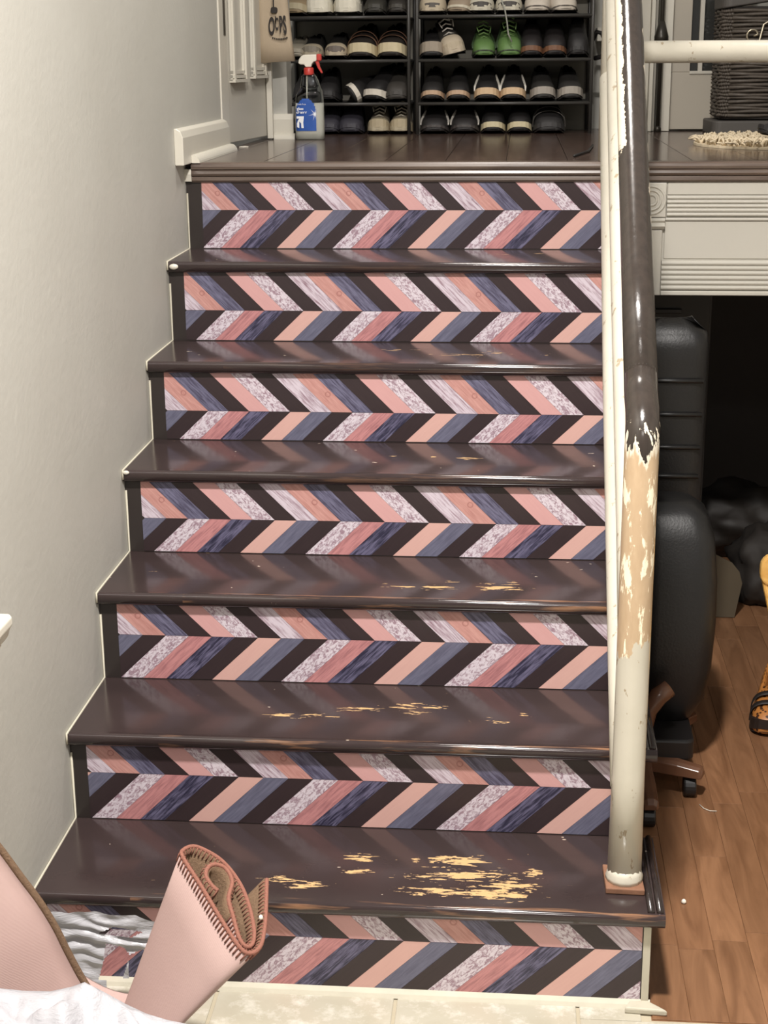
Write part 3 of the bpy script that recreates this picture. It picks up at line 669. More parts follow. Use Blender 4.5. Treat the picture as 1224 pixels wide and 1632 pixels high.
SM = {}
def sm(c, rough=.6):
    if c not in SM: SM[c] = plain('shoe_%d_%d_%d' % c, c, rough, .12, 40, bump=.15)
    return SM[c]
def shoe(name, label, x, z, up, sole, toe=None, lace=None, stripe=None, rim=.022, h=1.0, wd=1.0, yaw=0, tilt=0, y=2.972, L=.265, group=None, roll=0, mat=None, collar=1.0, strap=None, style='sneaker'):
    """toe points to -Y (the viewer); parts: upper, midsole, outsole, laces, stripe, strap"""
    t = thing(name, label, 'shoe', (x, y, z+.0068), group)
    t.rotation_euler = (math.radians(tilt), math.radians(roll), math.radians(yaw))
    st = [(0, .020, .026), (.03, .032, .040), (.09, .040, .051), (.18, .0445, .058), (.30, .045, .066), (.40, .0425, .076), (.48, .040, .086), (.52, .039, .092), (.60, .037, .094), (.72, .035, .097), (.84, .0345, .100), (.93, .031, .104), (.985, .022, .104)]
    rings = []
    for s, w_, hh in st:
        w_ *= wd; hh = .014+(hh-.014)*h*(1 if s < .45 else collar)
        ring = []; op = .5 < s < .96; e = .55
        for i in range(21):
            a = math.pi*i/20; c = math.cos(a); sn = math.sin(a)
            X = -w_*math.copysign(abs(c)**.75, c); Z = .012+(hh-.012)*abs(sn)**.62
            if op and 6 <= i <= 14:
                k_ = 1-abs(i-10)/4.0
                X = -w_*.62*(10-i)/4.0*1.0 if False else w_*.66*((i-10)/4.0); Z = hh*(.96) - (hh-.035)*min(1, (1-abs(i-10)/4.0)*2.2)*.9
                X *= .92
            ring.append(Vector((X, s*L, Z)))
        ring += [Vector((w_*.9, s*L, .010)), Vector((-w_*.9, s*L, .010))]
        rings.append(ring)
    bm = bmesh.new(); loft(bm, rings)
    def put(nm, bm, mt, sm_=True):
        bmesh.ops.recalc_face_normals(bm, faces=bm.faces)
        me = bpy.data.meshes.new(nm); bm.to_mesh(me); bm.free(); me.materials.append(mt)
        if sm_:
            for p in me.polygons: p.use_smooth = True
        o = bpy.data.objects.new(nm, me); COL.objects.link(o); o.parent = t; return o
    upm = mat or sm(up); put('upper', bm, upm)
    def outline(grow, s0=-.012):
        pts = []
        so = [(s0, .004), (s0+.012, .020)]+[(s, w_) for s, w_, _ in st]+[(1.0, .014)]
        for s, w_ in so: pts.append((-(w_+grow)*wd, s*L))
        for s, w_ in reversed(so): pts.append(((w_+grow)*wd, s*L))
        return pts
    def slab(grow, za, zb, toe_lift=0, front_up=0):
        bm = bmesh.new(); o = outline(grow); lo, hi = [], []
        for (X, Y) in o:
            s = Y/L; lift = toe_lift*max(0, (.16-s)/.16)**1.5; fu = front_up*max(0, (.14-s)/.14)
            lo.append(Vector((X, Y, za+lift))); hi.append(Vector((X*.97, Y+(.002 if s < .1 else 0), zb+lift*.5+fu)))
        loft(bm, [lo, hi]); return bm
    put('midsole', slab(.003, .006, rim, .016, .012 if toe else .004), sm(sole), False)
    put('outsole', slab(.0005, 0, .0075, .014), sm((40, 36, 34)), False)
    if toe:
        bm = bmesh.new(); rg = []
        for s, w_, hh in st[:4]:
            w_ = w_*wd+.0018; hh = .014+(hh-.014)*h+.002
            rg.append([Vector((-w_*math.copysign(abs(math.cos(a))**.75, math.cos(a)), s*L-.002, .012+(hh-.012)*abs(math.sin(a))**.62)) for a in [math.pi*i/16 for i in range(17)]])
        loft(bm, rg, closed=False); bm.faces.new([bm.verts.new(p) for p in rg[0]]) ; put('toe_cap', bm, sm(toe))
    if lace:
        bm = bmesh.new()
        for i in range(5):
            s = .26+.055*i; hh = .014+((.063+.012*i)-.014)*h; w_ = .020*wd
            tube(bm, [(-w_, s*L, hh-.004), (0, s*L-.003, hh+.004), (w_, s*L, hh-.004)], .0028, 6)
        tube(bm, [(-.012, .36*L, hh*.9), (-.024, .30*L, hh*.86), (-.018, .25*L, hh*.72)], .0018, 6); tube(bm, [(.012, .36*L, hh*.9), (.024, .30*L, hh*.86), (.02, .24*L, hh*.7)], .0018, 6)
        put('laces', bm, sm(lace))
    if stripe:
        for sg_ in (-1, 1):
            bm = bmesh.new(); p = []
            for s, zf, wf in ((.16, .30, 1.0), (.24, .45, 1.02), (.34, .62, .98), (.42, .74, .9)):
                w_, hh = [(a[1], a[2]) for a in st if a[0] >= s][0]; hh = .014+(hh-.014)*h
                p.append((sg_*(w_*wd*wf*(1-.35*zf**2)+.0015), s*L, .012+hh*zf))
            tube(bm, p, [.0022, .0045, .0045, .003], 8)
            put('side_stripe', bm, sm(stripe))
    if strap:
        for i in range(2):
            s = .24+.12*i; hh = .014+((.064+.012*i)-.014)*h; w_ = .046*wd
            bm = bmesh.new(); rg = []
            for yy, off in ((s*L-.011, .001), (s*L-.010, .0035), (s*L+.010, .0035), (s*L+.011, .001)):
                rg.append([Vector((-(w_+off)*math.cos(a)*1.0 if abs(math.cos(a)) > .01 else 0, yy, .02+(hh-.02+off+.002)*abs(math.sin(a))**.6)) for a in [math.pi*k_/14 for k_ in range(15)]])
            loft(bm, rg, closed=False); put('strap', bm, sm(strap))
    return t
Z4, Z3, Z2, Z1 = ZL-.0065, 1.4575, 1.5975, 1.7375
CR = (214, 204, 180); BK = (40, 37, 36); GY = (120, 114, 104)
# top visible shelf
shoe('sneaker', 'large tan sneaker half hidden by the tote, leftmost on the highest shelf in view', .075, Z1, (150, 132, 104), (176, 164, 136), rim=.03, yaw=-14)
for x, s_, l in ((.161, 'left', 0), (.257, 'right', 0)):
    shoe('sneaker', 'white chunky sneaker, %s of its pair on the left rack\'s highest shelf' % s_, x, Z1, (206, 200, 182), (230, 224, 206), toe=(226, 220, 202), lace=(225, 220, 205), rim=.030, h=1.1, wd=1.0, tilt=5, group='white sneaker pair above the spray bottle')
shoe('sneaker', 'black sneaker with pale laces immediately right of the chunky white pair', .352, Z1, (58, 56, 50), (60, 58, 52), lace=(206, 200, 182), wd=.85, h=.95)
shoe('sneaker', 'black sneaker with pale laces, rightmost on the left rack\'s highest shelf', .428, Z1, (54, 50, 46), (64, 60, 54), lace=(222, 212, 190), wd=.8, h=.95)
shoe('sneaker', 'grey sneaker with tan toe cap, leftmost on the highest shelf of the right rack', .546, Z1, (150, 140, 130), (84, 78, 72), toe=(188, 174, 150), lace=(200, 196, 190), h=1.1, rim=.016)
shoe('sneaker', 'plain tan suede shoe turned sideways on the highest shelf', .627, Z1, (152, 136, 116), (196, 188, 168), yaw=-16, h=1.1, rim=.018)
for x, s_ in ((.707, 'left'), (.800, 'right')):
    shoe('sneaker', 'black sneaker with white toe rim, %s of its pair on the highest shelf' % s_, x, Z1, (50, 46, 44), (70, 66, 62), toe=(196, 190, 172), lace=(220, 214, 200), rim=.018, wd=.98, group='black pair with white toe rims')
for x, s_ in ((.893, 'left'), (.988, 'right')):
    shoe('sneaker', 'pale grey running shoe, %s of its pair on the highest shelf' % s_, x, Z1, (196, 186, 172), (90, 84, 78), lace=(222, 216, 206), rim=.013, h=1.12, wd=1.02, yaw=8 if x > .95 else -4, group='pale running shoes')
# second shelf
shoe('loafer', 'pale grey flat shoe half behind the tote on the second shelf', .083, Z2, (150, 142, 126), (150, 142, 126), h=.75, wd=.8)
shoe('sneaker', 'black shoe with beige toe above the white spray head', .135, Z2, (44, 42, 40), (130, 122, 108), toe=(170, 158, 136), wd=.85, h=.8)
shoe('sneaker', 'black shoe with beige toe just right of the red trigger', .217, Z2, (44, 42, 40), (110, 100, 92), toe=(184, 170, 146), wd=.85, h=.85)
for x, s_ in ((.303, 'left'), (.405, 'right')):
    shoe('boot', 'black boot with thick cream sole and brown welt, %s of the pair, left rack' % s_, x, Z2, (44, 38, 34), (206, 192, 158), strap=(96, 68, 50), rim=.040, h=1.18, wd=1.08, yaw=-3, group='black pair with cream soles')
shoe('sneaker', 'black shoe with pale grey sole, leftmost on the second shelf of the right rack', .545, Z2, (42, 40, 40), (156, 144, 128), toe=None, rim=.042, h=1.0, wd=.95, tilt=0)
shoe('sneaker', 'black and white laced sneaker leaning on its neighbour beside the green shoes', .626, Z2+.006, (74, 70, 66), (186, 172, 148), toe=(190, 176, 154), lace=(220, 214, 204), rim=.026, roll=-13, yaw=9, h=1.25, wd=.9)
for x, s_ in ((.722, 'left'), (.808, 'right')):
    shoe('sneaker', 'bright green running shoe, %s of the green pair' % s_, x, Z2, (96, 128, 72), (60, 66, 52), lace=(112, 144, 84), stripe=(52, 70, 44), rim=.014, h=1.05 if x < .77 else 1.2, wd=.86 if x < .77 else .95, yaw=4, group='green running shoes')
for x, s_ in ((.878, 'left'), (.955, 'right')):
    shoe('loafer', 'black loafer with brown toe edge, %s of its pair beside the green shoes' % s_, x, Z2, (38, 34, 34), (112, 76, 52), rim=.026, h=1.35, wd=.88, group='black loafers with brown soles')
shoe('boot', 'tall plain black boot at the right end of the second shelf', 1.033, Z2, (40, 38, 38), (42, 40, 40), h=1.5, wd=.8)
# third shelf
shoe('shoe', 'plain black rounded shoe behind the neck of the spray bottle', .11, Z3, (44, 42, 42), (48, 46, 46), h=1.2)
shoe('sneaker', 'all black shoe immediately right of the bottle neck, third shelf', .186, Z3, (40, 38, 38), (44, 42, 42), h=1.1, wd=.85)
shoe('sneaker', 'black slip-on with white sole tipped on its side, left of the tipped pair', .262, Z3+.018, (34, 32, 32), (222, 214, 200), rim=.026, roll=58, wd=.8, h=1.1, group='tipped black pair with white soles')
shoe('sneaker', 'black slip-on with white sole lying level, right of the tipped pair', .340, Z3, (34, 32, 32), (214, 206, 192), rim=.030, roll=0, yaw=-18, wd=.95, h=1.3, group='tipped black pair with white soles')
shoe('clog', 'dark grey domed clog beside the rack upright, third shelf of the left rack', .424, Z3, (66, 62, 58), (66, 62, 58), h=1.15, wd=.95)
for x, s_ in ((.545, 'left'), (.632, 'right')):
    shoe('sneaker', 'black slip-on with tan sole stripe, %s of its pair, third shelf' % s_, x, Z3, (42, 40, 39), (190, 160, 132), rim=.024, h=1.1, wd=.86, group='black slip-ons with tan stripes')
for x, s_ in ((.730, 'left'), (.818, 'right')):
    shoe('sneaker', 'black sneaker with white side stripes and tan sole, %s of its pair' % s_, x, Z3, (38, 36, 36), (210, 180, 144), stripe=(226, 220, 208), rim=.032, h=1.15, wd=.94, group='striped black sneakers with tan soles')
for x, s_ in ((.922, 'left'), (1.014, 'right')):
    shoe('sneaker', 'charcoal running shoe with pale grey sole, %s of its pair on the third shelf' % s_, x, Z3, (50, 48, 46), (160, 152, 142), rim=.034, h=1.1, wd=.92, yaw=3, group='charcoal running shoes')
# floor row
shoe('slipper', 'dark slipper partly hidden by the spray bottle, floor row', .10, Z4, (48, 46, 48), (50, 48, 50), h=.9)
for x, s_ in ((.192, 'left'), (.263, 'right')):
    shoe('slipper', 'dark blue-grey domed slipper, %s of its pair on the floor row' % s_, x, Z4, (58, 56, 64), (58, 56, 64), h=1.02, wd=.82 if x < .2 else .98, group='dark blue-grey slippers')
for x, s_ in ((.360, 'left'), (.436, 'right')):
    shoe('sneaker', 'grey canvas sneaker with beige rubber toe, %s of its pair on the floor row' % s_, x, Z4, (128, 118, 104), (176, 162, 134), toe=(178, 166, 140), lace=(186, 178, 160), rim=.030, h=.9, wd=.84, group='grey canvas sneakers')
for x, s_ in ((.552, 'left'), (.655, 'right')):
    shoe('sneaker', 'black sneaker with two silver side stripes, %s of its pair on the floor row' % s_, x, Z4, (42, 39, 39), (62, 56, 54), stripe=(214, 208, 198), rim=.018, h=.98, wd=1.06, group='black sneakers with silver stripes')
for x, s_ in ((.752, 'left'), (.842, 'right')):
    shoe('sneaker', 'plain black sneaker with cream sole, %s of its pair on the floor row' % s_, x, Z4, (33, 31, 31), (202, 190, 156), rim=.028, h=1.2, wd=.9, group='black sneakers with cream soles')
shoe('sandal', 'black strapped shoe alone at the right end of the floor row', .942, Z4, (46, 44, 44), (52, 50, 50), strap=(88, 84, 80), rim=.024, h=1.1, wd=1.15)
# bag strap looped over the end of the right rack
hb = tag(obj('black_strap', tube(bmesh.new(), [(1.083, 3.04, 1.66), (1.095, 3.03, 1.685), (1.112, 3.02, 1.68), (1.125, 3.01, 1.65), (1.126, 3.0, 1.625), (1.112, 3.0, 1.605), (1.09, 3.02, 1.60)], [.008]*7, 8), M['chair_plastic'], smooth=True), 'black curved strap looping out beside the right end of the shoe rack', 'strap')
# pale lace hanging down over the green shoes
tag(obj('hanging_shoelace', tube(bmesh.new(), [(.775, 2.955, 1.79), (.788, 2.952, 1.755), (.795, 2.951, 1.72), (.800, 2.951, 1.68), (.812, 2.953, 1.655)], .0028, 6), sm((150, 150, 140)), smooth=True), 'pale shoelace hanging down from the highest shelf above the green shoes', 'shoelace')
# thin dark stick on the landing floor near the railing
tag(obj('dark_twig', tube(bmesh.new(), [(.985, 1.70, ZL+.004), (1.03, 1.9, ZL+.005), (1.055, 2.2, ZL+.004)], .0032, 6), M['chair_plastic'], smooth=True), 'thin dark stick lying on the landing beside the railing', 'stick')
tag(obj('paper_scrap', prism(bmesh.new(), [(.02, 2.20), (.034, 2.19), (.045, 2.215), (.032, 2.24), (.022, 2.225)], 2, ZL+.0005, ZL+.003), M['spray_white']), 'small white paper scrap on the landing under the panelled door', 'scrap')

# ================================================================= LANDING, RIGHT
bk = thing('wicker_basket', 'dark woven wicker hamper with tilted lid and metal scroll on the landing', 'basket', (1.68, 3.0, ZL))
bx0, bx1, by0, by1 = 1.495, 1.86, 2.86, 3.08
bm = bmesh.new(); rnd = random.Random(5)
def brect(t_, g=0):  # point around a rounded rectangle
    P_ = rounded(bx0-g, bx1+g, by0-g, by1+g, .03, 5); n = len(P_); f = (t_ % 1)*n; i = int(f); f -= i
    a, b = P_[i % n], P_[(i+1) % n]; return a[0]+(b[0]-a[0])*f, a[1]+(b[1]-a[1])*f
for j in range(31):
    z = ZL+.062+j*.0108; pts = []
    for i in range(120):
        s_ = math.sin(i*math.pi/2.0 + j*math.pi)
        x, y = brect(i/120, .003+.0035*s_); pts.append(Vector((x, y, z+.0022*math.sin(i*1.3+j*2))))
    rings = []
    for i in range(120):
        tt = pts[(i+1) % 120]-pts[i-1]; rings.append(ring_pts(pts[i], tt, .0058, 5))
    vs = [[bm.verts.new(p) for p in r] for r in rings]
    for i in range(120):
        for k in range(5): bm.faces.new([vs[i][k], vs[i][(k+1) % 5], vs[(i+1) % 120][(k+1) % 5], vs[(i+1) % 120][k]])
stuff(obj('weave', bm, M['wicker'], bk, smooth=True))
bm = bmesh.new(); prism(bm, rounded(bx0+.003, bx1-.003, by0+.003, by1-.003, .03), 2, ZL+.05, ZL+.40); obj('lining', bm, M['ink'], bk)
bm = bmesh.new(); prism(bm, rounded(bx0-.03, bx1+.03, by0-.045, by1+.02, .03), 2, ZL+.0005, ZL+.045); obj('tray', bm, M['basket_tray'], bk, bevel=.004)
bm = bmesh.new(); P_ = rounded(bx0-.012, bx1+.012, by0-.012, by1+.012, .03)
loft(bm, [[(x, y, ZL+.395+.14*(x-bx0)) for x, y in P_], [(x, y, ZL+.43+.14*(x-bx0)) for x, y in P_]]); obj('lid', bm, M['basket_tray'], bk, bevel=.004)
bm = bmesh.new()
pts = [Vector((1.585, by0-.02, 1.665))]+[Vector((1.585+.012*math.cos(a*.5)*(1+a*.12), by0-.02, 1.668+.012*math.sin(a*.5)*(1+a*.12))) for a in range(0, 12)]
pts += [Vector((1.615, by0-.02, 1.70)), Vector((1.635, by0-.02, 1.712)), Vector((1.655, by0-.02, 1.735)), Vector((1.68, by0-.02, 1.715)), Vector((1.675, by0-.02, 1.69))]
tube(bm, pts, .004, 6); obj('metal_scroll', bm, M['iron'], bk, smooth=True)

rg = thing('rag_rug', 'cream looped rag bath mat lying on the landing behind the guard rail', 'rug', (1.56, 2.35, ZL))
cx, cy, rx, ry = 1.565, 2.26, .215, .27
bm = bmesh.new(); prism(bm, [(cx+rx*math.cos(a*math.pi/18), cy+ry*math.sin(a*math.pi/18)) for a in range(36)], 2, ZL+.0005, ZL+.007); obj('rug_base', bm, M['rag'], rg)
bm = bmesh.new(); rnd = random.Random(11)
for i in range(900):
    a = rnd.random()*2*math.pi; r_ = math.sqrt(rnd.random()); x, y = cx+rx*.97*r_*math.cos(a), cy+ry*.97*r_*math.sin(a)
    h_ = rnd.uniform(.008, .022); d = rnd.random()*6.3; e = rnd.uniform(.008, .018); ux, uy = math.cos(d)*e, math.sin(d)*e
    tube(bm, [(x, y, ZL+.006), (x+ux*.4, y+uy*.4, ZL+.006+h_*.8), (x+ux, y+uy, ZL+.006+h_), (x+ux*1.8, y+uy*1.8, ZL+.012+h_*.4)], [.003, .0035, .0035, .0025], 4)
stuff(obj('loops', bm, M['rag'], rg, smooth=True))
shoe('slipper', 'black flat slipper lying on the cream rag rug', 1.520, ZL+.022, (34, 32, 34), (34, 32, 34), h=.55, wd=.9, yaw=-75, y=2.14, L=.24)

# ================================================================= LOWER ROOM
ch = thing('leather_chair', 'tall black leather swivel armchair with wood trim beside the stairs', 'chair', (1.215, 1.0, 0))
def cushion(bm, x0, x1, y0, y1, z0, z1, r=.05, bulge=.01, n=8):
    rings = []
    for j in range(n+1):
        t_ = j/n; ins = r*(1-math.sqrt(max(0, 1-(1-min(t_, 1-t_)*n/2.0)**2)) if min(t_, 1-t_)*n/2.0 < 1 else 0)
        P_ = rounded(x0+ins*.8, x1-ins*.8, y0+ins, y1-ins, r*.8, 5); rings.append([(x, y, z0+(z1-z0)*t_) for x, y in P_])
    loft(bm, rings); return bm
# body shell: profile of half widths over height
prof = [(.105, .045, .02), (.13, .075, .05), (.18, .100, .075), (.26, .112, .09), (.36, .117, .10), (.46, .117, .10), (.56, .108, .095), (.61, .092, .08), (.635, .06, .05)]
bm = bmesh.new(); rings = []
for z, hx, hy in prof:
    cyy = .98+(z-.1)*.12; xr_ = 1.205+hx-.012; xl_ = 1.135 if z > .2 else 1.135+.03*(.2-z)/.1
    rings.append([(x, y, z) for x, y in rounded(xl_, xr_, cyy-hy, cyy+hy, min(.045, hy*.8, (xr_-xl_)*.45), 6)])
loft(bm, rings); obj('seat_shell', bm, M['leather'], ch, smooth=True)
bk_ = obj('backrest', cushion(bmesh.new(), 1.128, 1.310, 1.30, 1.40, .45, 1.00, .05, n=16), M['leather'], ch, smooth=True)
for z in (.617, .69, .772, .855): obj('stitched_rib', tube(bmesh.new(), [(1.14, 1.297, z), (1.295, 1.297, z)], .006, 8), M['leather'], bk_, smooth=True)
arm = obj('arm', tube(bmesh.new(), [(1.150, .845, .10), (1.150, .84, .14), (1.157, .845, .19), (1.178, .85, .225), (1.202, .86, .24)], [.012, .016, .019, .022, .020], 14), M['chair_wood'], ch, smooth=True)
obj('tilt_mechanism', prism(bmesh.new(), rounded(1.15, 1.262, .83, .98, .02), 2, .075, .125), M['chair_plastic'], ch, bevel=.006)
def leg(x0, y0, x1, y1):
    d = Vector((x1-x0, y1-y0, 0)).normalized(); nn = Vector((-d.y, d.x, 0)); bm = bmesh.new(); rg_ = []
    for t_, hw, zt_ in ((0, .024, .086), (.6, .022, .082), (.96, .019, .076), (1.0, .014, .066)):
        p = Vector((x0+(x1-x0)*t_, y0+(y1-y0)*t_, 0)); rg_.append([p-nn*hw+Vector((0, 0, .052)), p+nn*hw+Vector((0, 0, .052)), p+nn*hw*.9+Vector((0, 0, zt_-.006)), p+nn*hw*.4+Vector((0, 0, zt_)), p-nn*hw*.4+Vector((0, 0, zt_)), p-nn*hw*.9+Vector((0, 0, zt_-.006))])
    loft(bm, rg_); l = obj('leg', bm, M['chair_wood'], ch, bevel=.002)
    bm = bmesh.new(); tube(bm, [(x1-.014-.03*d.x, y1-.03*d.y, .024), (x1+.014-.03*d.x, y1-.03*d.y, .024)], .0235, 18)
    obj('castor', bm, M['chair_plastic'], l, bevel=.004)
leg(1.150, .85, 1.280, .80); leg(1.142, .84, 1.150, .63); leg(1.16, .95, 1.29, 1.12)
# dark drawer stack behind the chair
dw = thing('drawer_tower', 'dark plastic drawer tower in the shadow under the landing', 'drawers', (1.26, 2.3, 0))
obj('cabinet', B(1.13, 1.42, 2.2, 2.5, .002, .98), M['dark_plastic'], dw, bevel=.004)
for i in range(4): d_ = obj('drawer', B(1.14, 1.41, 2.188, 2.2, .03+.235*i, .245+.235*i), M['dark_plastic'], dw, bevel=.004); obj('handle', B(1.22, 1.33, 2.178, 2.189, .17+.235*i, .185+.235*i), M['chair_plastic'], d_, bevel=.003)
# cardboard panel and crumpled bags
tag(obj('cardboard_sheet', prism(bmesh.new(), [(1.425, .002), (1.505, .002), (1.522, .11), (1.512, .145), (1.49, .172), (1.425, .205)], 1, 1.97, 1.976), M['cardboard']), 'dull cardboard sheet with a rounded corner standing on the floor behind the chair', 'cardboard')
def crumple(name, label, cx, cy, rx, ry, rz, mt, seed, z=0):
    bm = bmesh.new(); bmesh.ops.create_icosphere(bm, subdivisions=4, radius=1); rnd = random.Random(seed)
    from mathutils import noise
    for v in bm.verts:
        n_ = noise.noise(v.co*2.3+Vector((seed, 0, 0)))*.28+abs(noise.noise(v.co*6+Vector((0, seed, 0))))*.16; c = v.co*(1+n_)
        v.co = Vector((cx+c.x*rx, cy+c.y*ry, max(z+.001, z+rz*.8+c.z*rz)))
    return tag(obj(name, bm, mt, smooth=True), label, 'bag')
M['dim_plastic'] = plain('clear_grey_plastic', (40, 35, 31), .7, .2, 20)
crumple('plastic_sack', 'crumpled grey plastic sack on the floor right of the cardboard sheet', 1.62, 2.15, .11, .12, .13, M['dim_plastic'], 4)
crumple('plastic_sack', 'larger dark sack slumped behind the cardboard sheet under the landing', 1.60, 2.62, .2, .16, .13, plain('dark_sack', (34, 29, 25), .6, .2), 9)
# honey wooden chair at the right border
wc = thing('wooden_chair', 'honey coloured wooden chair back at the right border of the lower room', 'chair', (1.62, .98, 0))
zs_ = [.19, .30, .40, .46, .50, .515]; bm = bmesh.new()
loft(bm, [[(x, y, z) for x, y in ((1.47-d, .995), (1.495-d, .995), (1.495-d, 1.015), (1.47-d, 1.015))] for z, d in ((.0, .0), (.19, .006), (.35, .03), (.45, .055), (.495, .06))])
obj('back_post', bm, M['honey'], wc, bevel=.006)
bm = bmesh.new(); prism(bm, rounded(1.409, 1.80, .44, .518, .03), 1, .99, 1.012); obj('top_rail', bm, M['honey'], wc, bevel=.005)
obj('back_post', B(1.76, 1.785, .995, 1.015, 0, .45), M['honey'], wc, bevel=.004)
obj('seat', B(1.475, 1.79, .70, .992, .27, .295), M['honey'], wc, bevel=.006)
for x in (1.48, 1.755): obj('leg', B(x, x+.028, .705, .733, 0, .27), M['honey'], wc, bevel=.004)
lsh = shoe('slipper', 'black slipper with leopard print top on the laminate floor at the right border', 1.475, -.0065, (30, 24, 20), (36, 26, 20), toe=None, strap=(31, 24, 20), rim=.034, h=1.05, wd=1.0, yaw=-12, y=1.13, L=.25, mat=M['leopard'])
tag(obj('white_crumb', lathe(bmesh.new(), [(.003, 0), (.0055, .003), (.004, .007), (.0015, .009)], (1.194, .345, .0), 8), M['spray_white'], smooth=True), 'small white crumb on the laminate floor near the bottom tread', 'crumb')
tag(obj('white_thread', tube(bmesh.new(), [(1.27, .765, .002), (1.278, .745, .0025), (1.29, .735, .002), (1.305, .735, .002)], .0009, 5), M['spray_white'], smooth=True), 'short white thread on the floor beside the chair castor', 'thread')

# ================================================================= LEFT BORDER CABINET
wcab = thing('wall_shelf', 'white moulded wall shelf just entering at the left border', 'shelf', (.0, -.38, .6))
obj('top', prism(bmesh.new(), [(.002, .780), (.094, .780), (.100, .788), (.104, .800), (.108, .806), (.108, .818), (.104, .823), (.002, .823)], 1, -.46, -.30), M['white_trim'], wcab, bevel=.002)
obj('cornice', prism(bmesh.new(), [(.002, .742), (.080, .742), (.088, .755), (.088, .770), (.094, .779), (.002, .779)], 1, -.46, -.312), M['white_trim'], wcab, bevel=.002)
obj('bracket', B(.002, .074, -.46, -.32, .60, .742), M['white_trim'], wcab, bevel=.002)

# ================================================================= ROLLED MATS AND PLASTIC BAG
SP = [(0.4601,-0.2087,0.3432),(0.4654,-0.2512,0.3244),(0.4691,-0.2889,0.3084),(0.4679,-0.3262,0.2951),(0.4547,-0.3466,0.2943),(0.437,-0.3436,0.3047),(0.403,-0.3125,0.3343),(0.3675,-0.2765,0.3664),(0.3341,-0.245,0.3957),(0.3307,-0.2327,0.4021),(0.3444,-0.216,0.4012),(0.3657,-0.2127,0.3912),(0.3882,-0.2159,0.3782),(0.4103,-0.2288,0.3618),(0.4295,-0.2491,0.3441),(0.4447,-0.277,0.3256),(0.4554,-0.3079,0.3084),(0.4559,-0.3297,0.3),(0.4477,-0.3387,0.3009),(0.4358,-0.3302,0.3104),(0.4211,-0.2997,0.3295),(0.4101,-0.2744,0.3448),(0.4108,-0.2438,0.3559),(0.398,-0.2267,0.369),(0.3805,-0.2289,0.3774),(0.3718,-0.2412,0.3773),(0.3715,-0.2555,0.3721),(0.3812,-0.2661,0.3631),(0.3928,-0.2708,0.3552)]
SP = [Vector(p) for p in SP]
def catmull(P_, n=5):
    out = []
    for i in range(len(P_)-1):
        p0, p1, p2, p3 = P_[max(i-1, 0)], P_[i], P_[i+1], P_[min(i+2, len(P_)-1)]
        for k in range(n):
            t_ = k/n; out.append(.5*((2*p1)+(p2-p0)*t_+(2*p0-5*p1+4*p2-p3)*t_*t_+(3*p1-p0-3*p2+p3)*t_**3))
    out.append(P_[-1]); return out
SPC = catmull(SP, 5); NRM = Vector((.42, -.30, .80)).normalized()
def axis_at(p):   # splay of the roll from its left edge to its right edge
    u_ = max(0, min(1, (p.x-.331)/(.468-.331))); a = Vector((-.335, -.25, -.908)).lerp(Vector((-.70, -.12, -.70)), u_); return a.normalized()
mt = thing('rolled_mat', 'rolled pink-backed stair mat with rust stitched edge, standing before the bottom step', 'mat', (.3, -.35, 0))
def sheet(P_, off0, off1, L_, rim=0.0):
    bm = bmesh.new(); n = len(P_); A = []; Bv = []
    for i, p in enumerate(P_):
        tg = (P_[min(i+1, n-1)]-P_[max(i-1, 0)]).normalized(); nn = tg.cross(NRM).normalized()
        A.append((p+nn*off0, p+nn*off1, axis_at(p)*(.14 if n < 60 else (1.0 if i < 72 else max(.14, 1-(i-72)*.12)))))
    rings = []
    for j in range(7):
        t_ = L_*j/6
        rings.append([[bm.verts.new(a+ax*t_), bm.verts.new(b+ax*t_)] for a, b, ax in A])
    for j in range(6):
        for i in range(n-1):
            for s_ in (0, 1): bm.faces.new([rings[j][i][s_], rings[j][i+1][s_], rings[j+1][i+1][s_], rings[j+1][i][s_]])
    for i in range(n-1):
        bm.faces.new([rings[0][i][0], rings[0][i][1], rings[0][i+1][1], rings[0][i+1][0]])
        bm.faces.new([rings[6][i][0], rings[6][i][1], rings[6][i+1][1], rings[6][i+1][0]])
    for i in (0, n-1):
        for j in range(6): bm.faces.new([rings[j][i][0], rings[j][i][1], rings[j+1][i][1], rings[j+1][i][0]])
    return bm
obj('mat_backing', sheet(SPC, 0, -.0015, .425), M['backing'], mt, smooth=True)
obj('mat_pile', sheet(SPC, .0001, .0045, .425), M['pile'], mt, smooth=True)
obj('mat_pile', sheet(SPC[100:], -.0016, -.0055, .425), M['pile'], mt, smooth=True)
obj('edge_binding', tube(bmesh.new(), [p+NRM*.0005 for p in SPC], .0034, 8), M['stitch'], mt, smooth=True)
bm = bmesh.new(); acc = 0; n = len(SPC)
for i in range(1, n):
    seg = (SPC[i]-SPC[i-1]); acc += seg.length
    while acc > .0072:
        acc -= .0072; p = SPC[i]-seg.normalized()*acc; tg = seg.normalized(); nn = tg.cross(NRM).normalized(); ax = axis_at(p)
        tube(bm, [p+NRM*.002, p-nn*.0028, p-nn*.0030+ax*.013], .0014, 5); tube(bm, [p+NRM*.002, p+nn*.0055, p+nn*.0055+ax*.010], .0012, 5)
stuff(obj('blanket_stitches', bm, M['stitch'], mt, smooth=True))
tag(obj('lint_speck', lathe(bmesh.new(), [(.002, 0), (.004, .002), (.003, .006), (.001, .008)], (.4625, -.285, .3165), 8), M['spray_white'], smooth=True), 'tiny white lint speck on the stitched edge of the rolled mat', 'lint')

